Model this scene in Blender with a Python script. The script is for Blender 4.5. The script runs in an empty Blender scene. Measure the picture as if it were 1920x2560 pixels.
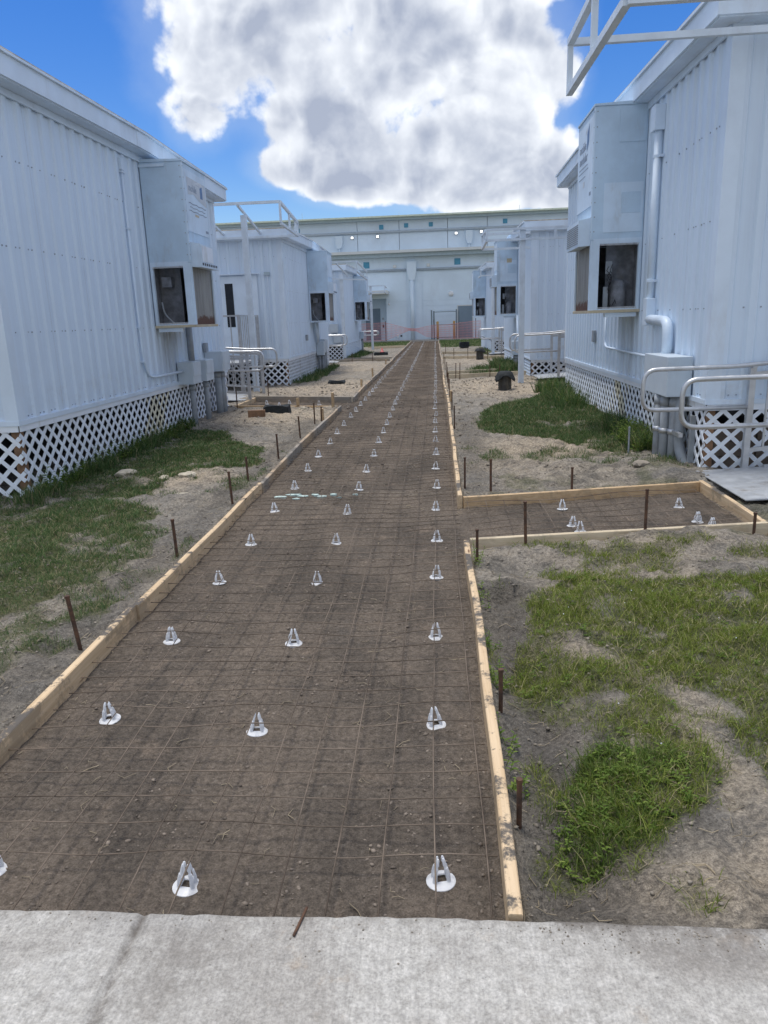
import bpy, bmesh, math, random
import numpy as np
from mathutils import Vector, Matrix
random.seed(7); RNG = np.random.default_rng(7)
scene = bpy.context.scene
COL = scene.collection

# ---------------------------------------------------------------- camera
PITCH, YAW, ROLL = math.radians(14.5521), math.radians(4.3339), math.radians(2.0)
CAM_H = 1.70
def make_camera():
    cd = bpy.data.cameras.new('camera'); cam = bpy.data.objects.new('camera', cd); COL.objects.link(cam)
    cd.sensor_fit = 'HORIZONTAL'; cd.sensor_width = 36.0; cd.lens = 36.0*1850/1920
    cd.clip_start = 0.05; cd.clip_end = 3000
    fh = Vector((-math.sin(YAW), math.cos(YAW), 0)); rt = Vector((math.cos(YAW), math.sin(YAW), 0)); up = Vector((0,0,1))
    fw = fh*math.cos(PITCH) - up*math.sin(PITCH); uc = fh*math.sin(PITCH) + up*math.cos(PITCH)
    c, s = math.cos(ROLL), math.sin(ROLL)
    xr = rt*c - uc*s; yu = rt*s + uc*c
    m = Matrix.Identity(4)
    for i in range(3): m[i][0] = xr[i]; m[i][1] = yu[i]; m[i][2] = -fw[i]
    m.translation = (0, 0, CAM_H); cam.matrix_world = m
    scene.camera = cam
make_camera()

# ---------------------------------------------------------------- light and exposure
SUN_EL, SUN_AZ = math.radians(80), math.radians(-50)      # azimuth from +Y, clockwise
SUN_STRENGTH, SUN_ANGLE, SKY_STRENGTH, EXPOSURE = 1.25, 16.0, 0.070, 1.06
vs = scene.view_settings
vs.view_transform = 'Standard'; vs.look = 'None'; vs.exposure = EXPOSURE; vs.gamma = 1; vs.use_curve_mapping = False
sun_dir = Vector((math.sin(SUN_AZ)*math.cos(SUN_EL), math.cos(SUN_AZ)*math.cos(SUN_EL), math.sin(SUN_EL)))
sl = bpy.data.lights.new('sun', 'SUN'); so = bpy.data.objects.new('sun', sl); COL.objects.link(so)
sl.energy = SUN_STRENGTH; sl.angle = math.radians(SUN_ANGLE); sl.color = (1.0, 0.95, 0.88)
so.rotation_euler = (-sun_dir).to_track_quat('-Z', 'Y').to_euler(); so.location = (0, 0, 30)

# node helper ---------------------------------------------------------------
class NT:
    def __init__(s, tree): s.t = tree; s.n = tree.nodes; s.l = tree.links
    def node(s, typ, **kw):
        n = s.n.new(typ)
        for k, v in kw.items(): setattr(n, k, v)
        return n
    def put(s, sock, v):
        if isinstance(v, bpy.types.NodeSocket): s.l.new(v, sock)
        elif v is not None: sock.default_value = v
    def m(s, op, a, b=None, c=None, clamp=False):
        n = s.node('ShaderNodeMath', operation=op); n.use_clamp = clamp
        s.put(n.inputs[0], a)
        if b is not None: s.put(n.inputs[1], b)
        if c is not None: s.put(n.inputs[2], c)
        return n.outputs[0]
    def ss(s, x, lo, hi, tlo=0.0, thi=1.0):
        n = s.node('ShaderNodeMapRange', interpolation_type='SMOOTHSTEP')
        s.put(n.inputs['Value'], x); n.inputs['From Min'].default_value = lo; n.inputs['From Max'].default_value = hi
        n.inputs['To Min'].default_value = tlo; n.inputs['To Max'].default_value = thi
        return n.outputs[0]
    def noise(s, vec, scale, detail=4, rough=0.5, dist=0.0, lac=2.0, dims='3D'):
        n = s.node('ShaderNodeTexNoise', noise_dimensions=dims); s.put(n.inputs['Vector'], vec)
        n.inputs['Scale'].default_value = scale; n.inputs['Detail'].default_value = detail
        n.inputs['Roughness'].default_value = rough; n.inputs['Distortion'].default_value = dist; n.inputs['Lacunarity'].default_value = lac
        return n.outputs['Fac']
    def voro(s, vec, scale, feature='F1', out='Distance', rnd=1.0):
        n = s.node('ShaderNodeTexVoronoi', feature=feature); s.put(n.inputs['Vector'], vec)
        n.inputs['Scale'].default_value = scale
        n.inputs['Randomness'].default_value = rnd
        return n.outputs[out]
    def mix(s, f, a, b, mode='MIX'):
        n = s.node('ShaderNodeMix', data_type='RGBA', blend_type=mode); n.clamp_factor = True
        s.put(n.inputs[0], f)
        for k, v in ((6, a), (7, b)):
            if isinstance(v, tuple): v = (*v, 1.0) if len(v) == 3 else v
            s.put(n.inputs[k], v)
        return n.outputs[2]
    def vec(s, x, y, z):
        n = s.node('ShaderNodeCombineXYZ')
        for i, v in enumerate((x, y, z)): s.put(n.inputs[i], v)
        return n.outputs[0]
    def mapping(s, vec, scale=(1,1,1), loc=(0,0,0), rot=(0,0,0)):
        n = s.node('ShaderNodeMapping'); s.put(n.inputs['Vector'], vec)
        n.inputs['Scale'].default_value = scale; n.inputs['Location'].default_value = loc; n.inputs['Rotation'].default_value = rot
        return n.outputs[0]

# ---------------------------------------------------------------- sky: Nishita and procedural cumulus by direction
def make_world():
    w = bpy.data.worlds.new('World'); scene.world = w; w.use_nodes = True
    w.cycles.sampling_method = 'MANUAL'; w.cycles.sample_map_resolution = 512
    T = NT(w.node_tree); T.n.clear()
    out = T.node('ShaderNodeOutputWorld'); bg = T.node('ShaderNodeBackground'); bg.inputs['Strength'].default_value = SKY_STRENGTH
    T.l.new(bg.outputs[0], out.inputs[0])
    sky = T.node('ShaderNodeTexSky', sky_type='NISHITA'); sky.sun_disc = False
    sky.sun_elevation = SUN_EL; sky.sun_rotation = SUN_AZ; sky.altitude = 10; sky.air_density = 1.0; sky.dust_density = 0.6; sky.ozone_density = 2.5
    hs = T.node('ShaderNodeHueSaturation'); hs.inputs['Saturation'].default_value = 1.45; hs.inputs['Value'].default_value = 1.0; hs.inputs['Hue'].default_value = 0.515
    T.l.new(sky.outputs[0], hs.inputs['Color'])
    tc = T.node('ShaderNodeTexCoord'); sp = T.node('ShaderNodeSeparateXYZ'); T.l.new(tc.outputs['Generated'], sp.inputs[0])
    x, y, z = sp.outputs
    DEG = 57.29578
    az = T.m('MULTIPLY', T.m('ARCTAN2', x, y), DEG)
    el = T.m('MULTIPLY', T.m('ARCSINE', z), DEG)
    p = T.vec(az, el, 0.0)
    d3 = tc.outputs['Generated']
    n1 = T.noise(d3, 9.0, 5, 0.55); n2 = T.noise(d3, 26.0, 4, 0.6)
    def billow(v):
        n = T.node('ShaderNodeTexNoise', noise_type='RIDGED_MULTIFRACTAL', normalize=False); T.put(n.inputs['Vector'], v)
        n.inputs['Scale'].default_value = 11.0; n.inputs['Detail'].default_value = 3.0; n.inputs['Roughness'].default_value = 0.55
        n.inputs['Offset'].default_value = 1.0; n.inputs['Gain'].default_value = 1.6; n.inputs['Distortion'].default_value = 0.25
        return T.m('SUBTRACT', 1.0, T.m('MULTIPLY', n.outputs['Fac'], 0.5))
    dens = None
    for (a, e, ra, re) in CLOUD_LOBES:
        du = T.m('DIVIDE', T.m('SUBTRACT', az, a), ra); dv = T.m('DIVIDE', T.m('SUBTRACT', el, e), re)
        q = T.m('SUBTRACT', 1.0, T.m('ADD', T.m('MULTIPLY', du, du), T.m('MULTIPLY', dv, dv)))
        dens = q if dens is None else T.m('SMOOTH_MAX', dens, q, 0.35)
    # the rest of the sky: the same scattered cumulus everywhere
    far = T.ss(T.m('MAXIMUM', T.m('SUBTRACT', T.m('ABSOLUTE', T.m('ADD', az, 4.0)), 27.0), T.m('SUBTRACT', el, 24.0)), 0.0, 8.0)
    gen = T.m('MULTIPLY', T.m('SUBTRACT', T.noise(d3, 2.6, 2, 0.5), 0.44), 9.0)
    gen = T.m('ADD', T.m('MULTIPLY', gen, far), T.m('MULTIPLY', T.m('SUBTRACT', 1.0, far), -4.0))
    dens = T.m('MAXIMUM', dens, gen)
    bil = billow(d3); bil2 = billow(T.mapping(d3, (1,1,1), (0.014, 0.0, -0.015)))
    pert = T.m('ADD', T.m('MULTIPLY', T.m('SUBTRACT', n1, 0.5), 2.1), T.m('MULTIPLY', T.m('SUBTRACT', n2, 0.5), 1.05))
    pert = T.m('ADD', pert, T.m('MULTIPLY', T.m('SUBTRACT', bil, 0.5), 0.7))
    dd = T.m('ADD', dens, pert)
    mask = T.ss(dd, -0.10, 0.34)
    wisp = T.ss(T.m('ADD', dens, T.m('MULTIPLY', T.m('SUBTRACT', n1, 0.45), 2.4)), -0.9, 0.5, 0.0, 0.28)
    nL = T.noise(d3, 4.0, 1, 0.45)
    relb = T.m('SUBTRACT', bil, bil2)
    # shaded bellies of the big cumulus
    bel = None
    for (a_, e_, ra, re) in CLOUD_BELLIES:
        du = T.m('DIVIDE', T.m('SUBTRACT', az, a_), ra); dv = T.m('DIVIDE', T.m('SUBTRACT', el, e_), re)
        q = T.m('SUBTRACT', 1.0, T.m('ADD', T.m('MULTIPLY', du, du), T.m('MULTIPLY', dv, dv)))
        bel = q if bel is None else T.m('SMOOTH_MAX', bel, q, 0.9)
    belly = T.ss(T.m('ADD', bel, T.m('ADD', T.m('MULTIPLY', T.m('SUBTRACT', n1, 0.46), 5.0), T.m('MULTIPLY', T.m('SUBTRACT', nL, 0.5), 3.0))), -1.3, 1.9)
    belly = T.m('MAXIMUM', belly, T.m('MULTIPLY', far, T.ss(dd, 0.5, 2.0)))
    thick = T.ss(dd, 0.05, 0.9)
    g = T.m('ADD', T.m('MULTIPLY', thick, 0.14), T.m('MULTIPLY', T.m('MULTIPLY', belly, thick), 0.60))
    g = T.m('ADD', g, T.m('MULTIPLY', T.m('SUBTRACT', nL, 0.5), 0.5))
    g = T.m('ADD', g, T.m('MULTIPLY', relb, T.m('ADD', -1.0, T.m('MULTIPLY', belly, 0.3))))
    g = T.m('ADD', g, T.m('MULTIPLY', T.m('SUBTRACT', n2, 0.5), -0.8))
    g = T.m('ADD', g, 0.10, clamp=True)
    k = CLOUD_GAIN/SKY_STRENGTH/(2**EXPOSURE)
    white = (1.02*k, 1.06*k, 1.12*k, 1); grey = (0.43*k, 0.485*k, 0.615*k, 1)
    cc = T.mix(g, white, grey)
    skyc = T.mix(wisp, hs.outputs[0], (0.62*k, 0.74*k, 0.92*k, 1))
    lowz = T.ss(el, -3.0, 1.0)
    colr = T.mix(T.m('MULTIPLY', mask, lowz), skyc, cc)
    T.l.new(colr, bg.inputs['Color'])
CLOUD_GAIN = 1.0
CLOUD_BELLIES = [(-11.72, 17.97, 3.45, 1.49), (-13.21, 15.09, 3.01, 1.84), (-7.47, 15.35, 2.57, 2.87), (-4.65, 13.64, 3.57, 2.97), (-9.09, 19.72, 3.76, 0.96), (-2.21, 18.59, 2.84, 1.48), (-2.81, 9.98, 6.25, 1.75), (2.13, 9.33, 5.5, 1.32), (1.5, 11.98, 3.54, 1.68), (6.01, 10.86, 3.47, 2.25), (6.84, 18.02, 1.82, 0.98), (8.59, 8.65, 1.89, 1.02), (0.92, 17.17, 1.58, 0.77)]
CLOUD_LOBES = [(-14.19, 17.93, 5.3, 4.98), (-16.06, 14.65, 2.49, 2.86), (-9.78, 18.73, 8.2, 5.8), (-2.52, 18.85, 9.35, 6.85), (3.44, 17.53, 5.54, 5.7), (6.27, 14.99, 3.54, 3.83), (-9.5, 13.73, 3.88, 2.17), (-5.69, 12.26, 6.53, 3.05), (-9.7, 10.75, 3.44, 1.44), (0.84, 11.44, 7.69, 3.62), (7.28, 10.49, 3.13, 2.53), (-5.32, 9.47, 3.98, 1.48), (-1.18, 9.03, 3.63, 1.34), (4.09, 8.48, 5.46, 1.48), (9.2, 9.49, 1.87, 2.56), (9.4, 7.71, 1.88, 1.18), (3.43, 7.51, 1.15, 0.67), (-11.57, 19.71, 7.82, 4.59), (3.44, 21.65, 5.71, 3.73), (-5.74, 23.65, 11.29, 5.13)]
make_world()

# ---------------------------------------------------------------- materials
def pbsdf(name):
    m = bpy.data.materials.new(name); m.use_nodes = True
    T = NT(m.node_tree); b = T.n['Principled BSDF']
    return m, T, b
def bump(T, b, h, strength=0.3, dist=0.01):
    n = T.node('ShaderNodeBump'); n.inputs['Strength'].default_value = strength; n.inputs['Distance'].default_value = dist
    T.put(n.inputs['Height'], h); T.l.new(n.outputs[0], b.inputs['Normal'])
def pos(T): return T.node('ShaderNodeNewGeometry').outputs['Position']
def plain(name, col, rough=0.6, metal=0.0, var=0.12, scale=6.0, bumps=0.0, spec=0.5, grime=None, gs=2.0, ga=0.3):
    m, T, b = pbsdf(name); P = pos(T)
    n = T.noise(P, scale, 5, 0.6)
    c = T.mix(T.ss(n, 0.3, 0.7), tuple(v*(1-var) for v in col), tuple(min(1, v*(1+var)) for v in col))
    if grime:
        g = T.ss(T.noise(T.mapping(P, (1,1,0.35)), gs, 7, 0.68), 0.52, 0.72)
        c = T.mix(T.m('MULTIPLY', g, ga), c, grime)
    T.l.new(c, b.inputs['Base Color'])
    r = T.ss(T.noise(P, scale*2.3, 4), 0.3, 0.7, max(0.02, rough-0.1), min(1, rough+0.12)); T.l.new(r, b.inputs['Roughness'])
    b.inputs['Metallic'].default_value = metal; b.inputs['Specular IOR Level'].default_value = spec
    if bumps: bump(T, b, T.noise(P, scale*8, 4), bumps, 0.004)
    return m
def siding_mat():
    m, T, b = pbsdf('painted_siding'); P = pos(T)
    streak = T.noise(T.mapping(P, (9, 9, 0.35)), 1.0, 6, 0.65)
    blot = T.noise(P, 1.3, 5, 0.6); fine = T.noise(P, 40, 4, 0.6)
    c = T.mix(T.ss(streak, 0.42, 0.72), (0.675, 0.795, 0.925), (0.62, 0.73, 0.855))
    c = T.mix(T.ss(blot, 0.45, 0.75, 0, 0.35), c, (0.61, 0.71, 0.825))
    at = T.node('ShaderNodeAttribute', attribute_name='stain')
    st = T.m('MULTIPLY', at.outputs['Fac'], T.ss(T.noise(T.mapping(P, (16, 16, 0.9)), 1.0, 5, 0.6), 0.3, 0.7))
    c = T.mix(st, c, (0.16, 0.16, 0.165))
    sz = T.node('ShaderNodeSeparateXYZ'); T.l.new(P, sz.inputs[0])
    low = T.m('MULTIPLY', T.ss(sz.outputs[2], 1.5, 0.8), T.ss(T.noise(P, 5, 5, 0.7), 0.45, 0.75, 0, 0.3))
    c = T.mix(low, c, (0.42, 0.40, 0.36))
    T.l.new(c, b.inputs['Base Color'])
    b.inputs['Roughness'].default_value = 0.48
    bump(T, b, T.m('ADD', T.m('MULTIPLY', fine, 0.35), T.noise(P, 7, 3)), 0.16, 0.006)
    return m
def wood_mat(name, axis, a, bcol, weather=0.0, dirt=0.6):
    m, T, b = pbsdf(name); P = pos(T)
    sc = (60, 2.2, 60) if axis == 'y' else (2.2, 60, 60)
    grain = T.noise(T.mapping(P, sc), 1.0, 5, 0.65, 0.4)
    bands = T.noise(T.mapping(P, tuple(v*0.25 for v in sc)), 1.0, 2)
    c = T.mix(T.ss(grain, 0.35, 0.68), a, bcol)
    c = T.mix(T.ss(bands, 0.55, 0.75, 0, 0.45), c, tuple(v*0.72 for v in bcol))
    kn = T.voro(T.mapping(P, (9, 1.6, 9) if axis == 'y' else (1.6, 9, 9)), 1.0)
    c = T.mix(T.ss(kn, 0.10, 0.04), c, (0.16, 0.08, 0.035))
    if weather:
        w = T.ss(T.noise(P, 0.9, 4), 0.35, 0.62, 0, weather); c = T.mix(w, c, (0.30, 0.28, 0.245))
    nz = T.node('ShaderNodeSeparateXYZ'); T.l.new(T.node('ShaderNodeNewGeometry').outputs['Normal'], nz.inputs[0])
    upf = T.ss(nz.outputs[2], 0.3, 0.8, 0.40, 1.0)
    d = T.m('MULTIPLY', T.m('ADD', T.ss(T.noise(P, 3.6, 6, 0.74), 0.49, 0.58, 0, 1), T.ss(T.noise(P, 34, 4, 0.7), 0.61, 0.68, 0, 0.8), clamp=True), T.m('MULTIPLY', upf, dirt))
    c = T.mix(d, c, (0.10, 0.088, 0.075))
    T.l.new(c, b.inputs['Base Color']); b.inputs['Roughness'].default_value = 0.75
    bump(T, b, T.m('ADD', grain, T.m('MULTIPLY', d, 1.5)), 0.35, 0.004)
    return m
def rust_mat(name, c1, c2, scale=25):
    m, T, b = pbsdf(name); P = pos(T)
    c = T.mix(T.ss(T.noise(P, scale, 5, 0.7), 0.35, 0.65), c1, c2)
    T.l.new(c, b.inputs['Base Color']); b.inputs['Roughness'].default_value = 0.8
    bump(T, b, T.noise(P, 120, 3), 0.3, 0.002)
    return m
def ground_mat():
    m, T, b = pbsdf('soil'); P = pos(T)
    A = lambda n: T.node('ShaderNodeAttribute', attribute_name=n).outputs['Fac']
    path, grass, sand, dark = A('path'), A('grass'), A('sand'), A('dark')
    big = T.noise(P, 1.1, 5, 0.6); mid = T.noise(P, 5.5, 6, 0.65); fine = T.noise(P, 46, 6, 0.7); grit = T.noise(P, 170, 3, 0.6)
    # side soil: grey-brown, sandy, dark patches and strips along the forms
    s = T.mix(T.ss(mid, 0.34, 0.66), (0.185, 0.168, 0.143), (0.42, 0.37, 0.30))
    s = T.mix(T.ss(big, 0.42, 0.62, 0, 0.65), s, (0.31, 0.292, 0.262))
    s = T.mix(T.ss(T.noise(P, 2.3, 6, 0.7, 0.5), 0.52, 0.66, 0, 0.6), s, (0.135, 0.124, 0.108))
    s = T.mix(T.ss(T.noise(P, 13, 5, 0.7), 0.56, 0.68, 0, 0.5), s, (0.115, 0.105, 0.092))
    sandf = T.m('MULTIPLY', sand, T.ss(T.m('ADD', T.m('MULTIPLY', mid, 0.6), T.m('MULTIPLY', fine, 0.4)), 0.30, 0.60))
    s = T.mix(sandf, s, T.mix(fine, (0.40, 0.32, 0.23), (0.64, 0.54, 0.41)))
    s = T.mix(T.m('MULTIPLY', dark, T.ss(mid, 0.25, 0.6)), s, (0.125, 0.115, 0.103))
    gcol = T.mix(T.ss(mid, 0.35, 0.65), (0.085, 0.100, 0.042), (0.17, 0.165, 0.090))
    s = T.mix(T.m('MULTIPLY', grass, T.ss(T.noise(P, 9, 5, 0.7), 0.25, 0.52)), s, gcol)
    # compacted path bed
    pz = T.noise(T.mapping(P, (1.0, 0.6, 1)), 1.7, 6, 0.62)
    pc = T.mix(T.ss(pz, 0.36, 0.64), (0.116, 0.098, 0.081), (0.192, 0.158, 0.126))
    pc = T.mix(T.ss(mid, 0.56, 0.74, 0, 0.6), pc, (0.27, 0.212, 0.162))
    pc = T.mix(T.ss(T.noise(P, 2.6, 4, 0.6, 0.6), 0.57, 0.74, 0, 0.6), pc, (0.105, 0.094, 0.083))
    pc = T.mix(T.ss(T.noise(P, 24, 5, 0.7), 0.62, 0.72, 0, 0.55), pc, (0.30, 0.26, 0.21))
    pc = T.mix(T.m('MULTIPLY', sand, T.ss(T.noise(P, 14, 5, 0.7), 0.45, 0.62, 0, 0.8)), pc, (0.30, 0.26, 0.21))
    c = T.mix(path, s, pc)
    sp = T.m('MULTIPLY', T.ss(fine, 0.25, 0.75, 0.60, 1.36), T.ss(grit, 0.25, 0.75, 0.72, 1.26))
    c = T.mix(1.0, c, T.vec(sp, sp, sp), 'MULTIPLY')
    T.l.new(c, b.inputs['Base Color']); b.inputs['Roughness'].default_value = 0.95; b.inputs['Specular IOR Level'].default_value = 0.2
    rough = T.m('ADD', 0.7, T.m('MULTIPLY', T.m('SUBTRACT', 1.0, path), 0.4))
    clod = T.m('SUBTRACT', 1.0, T.voro(P, 38))
    h = T.m('MULTIPLY', T.m('ADD', T.m('ADD', mid, T.m('MULTIPLY', fine, 0.7)), T.m('MULTIPLY', clod, 0.25)), rough)
    h = T.m('ADD', h, T.m('MULTIPLY', grit, 0.12))
    bump(T, b, h, 1.0, 0.045)
    return m
def concrete_mat():
    m, T, b = pbsdf('concrete'); P = pos(T)
    a = T.noise(P, 2.2, 6, 0.65); f = T.noise(P, 24, 7, 0.72); g = T.noise(P, 140, 4, 0.65)
    broom = T.noise(T.mapping(P, (130, 9, 1)), 1.0, 4, 0.6)
    c = T.mix(T.ss(f, 0.33, 0.66), (0.385, 0.372, 0.342), (0.50, 0.487, 0.455))
    c = T.mix(T.ss(a, 0.45, 0.68, 0, 0.6), c, (0.40, 0.385, 0.355))
    c = T.mix(T.ss(T.noise(P, 1.9, 5, 0.62, 1.0), 0.46, 0.62, 0, 0.65), c, (0.315, 0.298, 0.272))
    c = T.mix(T.ss(T.noise(P, 7.5, 5, 0.7), 0.55, 0.68, 0, 0.5), c, (0.33, 0.31, 0.28))
    c = T.mix(T.ss(T.noise(P, 1.4, 3), 0.55, 0.75, 0, 0.4), c, (0.43, 0.435, 0.435))
    c = T.mix(T.ss(T.noise(T.mapping(P, (1,1,1), (3.1, 7, 0)), 5, 5, 0.7), 0.60, 0.72, 0, 0.45), c, (0.36, 0.285, 0.205))
    c = T.mix(T.ss(T.noise(P, 3.1, 6, 0.75, 0.8), 0.58, 0.68, 0, 0.4), c, (0.33, 0.315, 0.29))
    c = T.mix(T.ss(T.noise(P, 62, 5, 0.7), 0.60, 0.70, 0, 0.6), c, (0.17, 0.165, 0.155))
    c = T.mix(T.ss(T.noise(P, 90, 3, 0.5), 0.70, 0.76, 0, 0.6), c, (0.58, 0.575, 0.56))
    sp = T.m('MULTIPLY', T.ss(broom, 0.25, 0.75, 0.90, 1.08), T.m('MULTIPLY', T.ss(g, 0.25, 0.75, 0.76, 1.22), T.ss(T.noise(P, 46, 5, 0.7), 0.3, 0.7, 0.84, 1.12)))
    c = T.mix(1.0, c, T.vec(sp, sp, sp), 'MULTIPLY')
    dk = T.node('ShaderNodeAttribute', attribute_name='dirt').outputs['Fac']
    c = T.mix(T.m('MULTIPLY', dk, T.ss(T.noise(P, 20, 6, 0.75), 0.25, 0.60)), c, (0.115, 0.10, 0.085))
    T.l.new(c, b.inputs['Base Color']); b.inputs['Roughness'].default_value = 0.85; b.inputs['Specular IOR Level'].default_value = 0.3
    bump(T, b, T.m('ADD', T.m('ADD', f, T.m('MULTIPLY', g, 0.5)), T.m('MULTIPLY', broom, 0.6)), 0.45, 0.005)
    return m
def leaf_mat(name, cols):
    m, T, b = pbsdf(name)
    at = T.node('ShaderNodeAttribute', attribute_name='tone').outputs['Fac']
    cr = T.node('ShaderNodeValToRGB'); T.l.new(at, cr.inputs[0])
    e = cr.color_ramp.elements; e[0].position = 0; e[0].color = (*cols[0], 1); e[1].position = 1; e[1].color = (*cols[-1], 1)
    for i, c in enumerate(cols[1:-1]):
        q = e.new((i+1)/(len(cols)-1)); q.color = (*c, 1)
    T.l.new(cr.outputs[0], b.inputs['Base Color']); b.inputs['Roughness'].default_value = 0.6; b.inputs['Specular IOR Level'].default_value = 0.25
    tr = T.node('ShaderNodeBsdfTranslucent'); T.l.new(cr.outputs[0], tr.inputs[0])
    mx = T.node('ShaderNodeMixShader'); mx.inputs[0].default_value = 0.3
    T.l.new(b.outputs[0], mx.inputs[1]); T.l.new(tr.outputs[0], mx.inputs[2])
    T.l.new(mx.outputs[0], T.n['Material Output'].inputs[0])
    return m
def coil_mat():
    m, T, b = pbsdf('coil_screen'); P = pos(T)
    sz = T.node('ShaderNodeSeparateXYZ'); T.l.new(P, sz.inputs[0])
    c = T.mix(T.ss(T.noise(T.mapping(P, (6, 6, 1.0)), 1.6, 5, 0.6), 0.3, 0.7), (0.24, 0.235, 0.215), (0.38, 0.37, 0.34))
    ru = T.m('ADD', T.ss(sz.outputs[2], 1.95, 1.74), T.m('MULTIPLY', T.m('SUBTRACT', T.noise(P, 9, 5, 0.7), 0.5), 1.6))
    c = T.mix(T.ss(ru, 0.45, 0.8), c, (0.13, 0.06, 0.035))
    T.l.new(c, b.inputs['Base Color']); b.inputs['Roughness'].default_value = 0.6; b.inputs['Metallic'].default_value = 0.2
    w = T.node('ShaderNodeTexWave', wave_type='BANDS', bands_direction='Y'); T.l.new(P, w.inputs[0]); w.inputs['Scale'].default_value = 40
    bump(T, b, w.outputs['Fac'], 0.4, 0.003)
    return m
def leafy_plastic():
    m, T, b = pbsdf('white_plastic'); b.inputs['Base Color'].default_value = (0.93, 0.945, 0.965, 1); b.inputs['Roughness'].default_value = 0.35
    tr = T.node('ShaderNodeBsdfTranslucent'); tr.inputs[0].default_value = (0.93, 0.945, 0.965, 1); mx = T.node('ShaderNodeMixShader'); mx.inputs[0].default_value = 0.45
    T.l.new(b.outputs[0], mx.inputs[1]); T.l.new(tr.outputs[0], mx.inputs[2]); T.l.new(mx.outputs[0], T.n['Material Output'].inputs[0])
    return m
M = {}
M['siding'] = siding_mat()
M['trim'] = plain('painted_trim', (0.68, 0.79, 0.91), 0.45, var=0.06, scale=2.0, grime=(0.42, 0.42, 0.42), gs=1.5, ga=0.35)
M['wall_core'] = plain('wall_core', (0.5, 0.5, 0.52), 0.7)
M['roof'] = plain('roof_membrane', (0.52, 0.47, 0.40), 0.85, var=0.3, scale=5, bumps=0.3)
M['metal_paint'] = plain('painted_cabinet', (0.53, 0.67, 0.80), 0.5, var=0.10, scale=2.2, grime=(0.36, 0.36, 0.35), gs=3.0, ga=0.45)
M['metal_paint2'] = plain('painted_cabinet_front', (0.63, 0.75, 0.87), 0.5, var=0.08, scale=2.2, grime=(0.40, 0.40, 0.38), gs=3.0, ga=0.4)
M['box_paint'] = plain('electrical_paint', (0.55, 0.63, 0.70), 0.45, var=0.05, scale=3, grime=(0.40, 0.43, 0.45), gs=5, ga=0.25)
M['screw'] = plain('screw_head', (0.34, 0.39, 0.45), 0.5)
M['conduit'] = plain('conduit_grey', (0.30, 0.33, 0.36), 0.55, var=0.12, scale=7, grime=(0.22, 0.20, 0.17), gs=6, ga=0.5)
M['vinyl'] = plain('white_vinyl', (0.81, 0.865, 0.93), 0.4, var=0.04, scale=3, grime=(0.45, 0.42, 0.33), gs=3.0, ga=0.5)
M['vinyl_stained'] = plain('stained_vinyl', (0.74, 0.70, 0.55), 0.45, var=0.2, scale=5, grime=(0.42, 0.33, 0.16), gs=5.0, ga=0.7)
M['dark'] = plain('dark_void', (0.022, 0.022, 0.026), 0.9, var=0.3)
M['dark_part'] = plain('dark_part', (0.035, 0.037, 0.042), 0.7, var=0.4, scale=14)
M['bay'] = plain('bay_interior', (0.19, 0.20, 0.225), 0.8, var=0.35, scale=7, grime=(0.19, 0.17, 0.14), gs=4, ga=0.6)
M['glass'] = plain('dark_glass', (0.02, 0.024, 0.03), 0.08, var=0.2)
M['alu'] = plain('aluminium', (0.56, 0.58, 0.60), 0.38, metal=0.75, var=0.10, scale=8, grime=(0.35, 0.35, 0.34), gs=8, ga=0.4)
M['galv'] = plain('galvanised_plate', (0.42, 0.44, 0.46), 0.55, metal=0.35, var=0.12, scale=5, bumps=0.25, grime=(0.22, 0.19, 0.155), gs=4.0, ga=0.75)
M['frame_white'] = plain('awning_paint', (0.64, 0.73, 0.82), 0.4, var=0.07, scale=5, grime=(0.46, 0.49, 0.52), gs=6, ga=0.3)
M['pine_y'] = wood_mat('new_pine_long', 'y', (0.68, 0.52, 0.335), (0.56, 0.405, 0.24), 0.0, 1.0)
M['pine_x'] = wood_mat('new_pine_cross', 'x', (0.62, 0.45, 0.265), (0.50, 0.335, 0.18), 0.0, 0.55)
M['pale_x'] = wood_mat('pale_pine_cross', 'x', (0.66, 0.56, 0.40), (0.56, 0.46, 0.31), 0.0, 0.35)
M['old_y'] = wood_mat('weathered_pine_long', 'y', (0.52, 0.39, 0.25), (0.40, 0.29, 0.18), 0.9, 0.8)
M['old_x'] = wood_mat('weathered_pine_cross', 'x', (0.46, 0.38, 0.28), (0.33, 0.27, 0.20), 0.9, 0.6)
M['rust'] = rust_mat('rusty_steel', (0.055, 0.032, 0.022), (0.13, 0.065, 0.036))
M['wire'] = rust_mat('mesh_wire', (0.072, 0.053, 0.038), (0.21, 0.165, 0.125), 2.5)
M['plastic'] = leafy_plastic()
M['soil'] = ground_mat(); M['concrete'] = concrete_mat()
M['clod'] = plain('clod', (0.24, 0.212, 0.175), 0.95, var=0.35, scale=3.5, spec=0.2)
M['pathclod'] = plain('path_clod', (0.20, 0.168, 0.138), 0.95, var=0.4, scale=6, spec=0.2)
M['straw'] = plain('straw', (0.34, 0.285, 0.20), 0.9, var=0.35, scale=5)
M['rock'] = plain('pale_rock', (0.46, 0.41, 0.32), 0.9, var=0.2, scale=14, bumps=0.5)
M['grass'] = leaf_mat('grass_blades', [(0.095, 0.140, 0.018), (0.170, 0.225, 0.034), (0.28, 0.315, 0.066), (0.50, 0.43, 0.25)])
M['grass_dark'] = leaf_mat('dark_grass_blades', [(0.048, 0.100, 0.034), (0.082, 0.148, 0.046), (0.140, 0.195, 0.070), (0.36, 0.31, 0.175)])  # darker green blades for the left, verge and lawn grass
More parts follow.
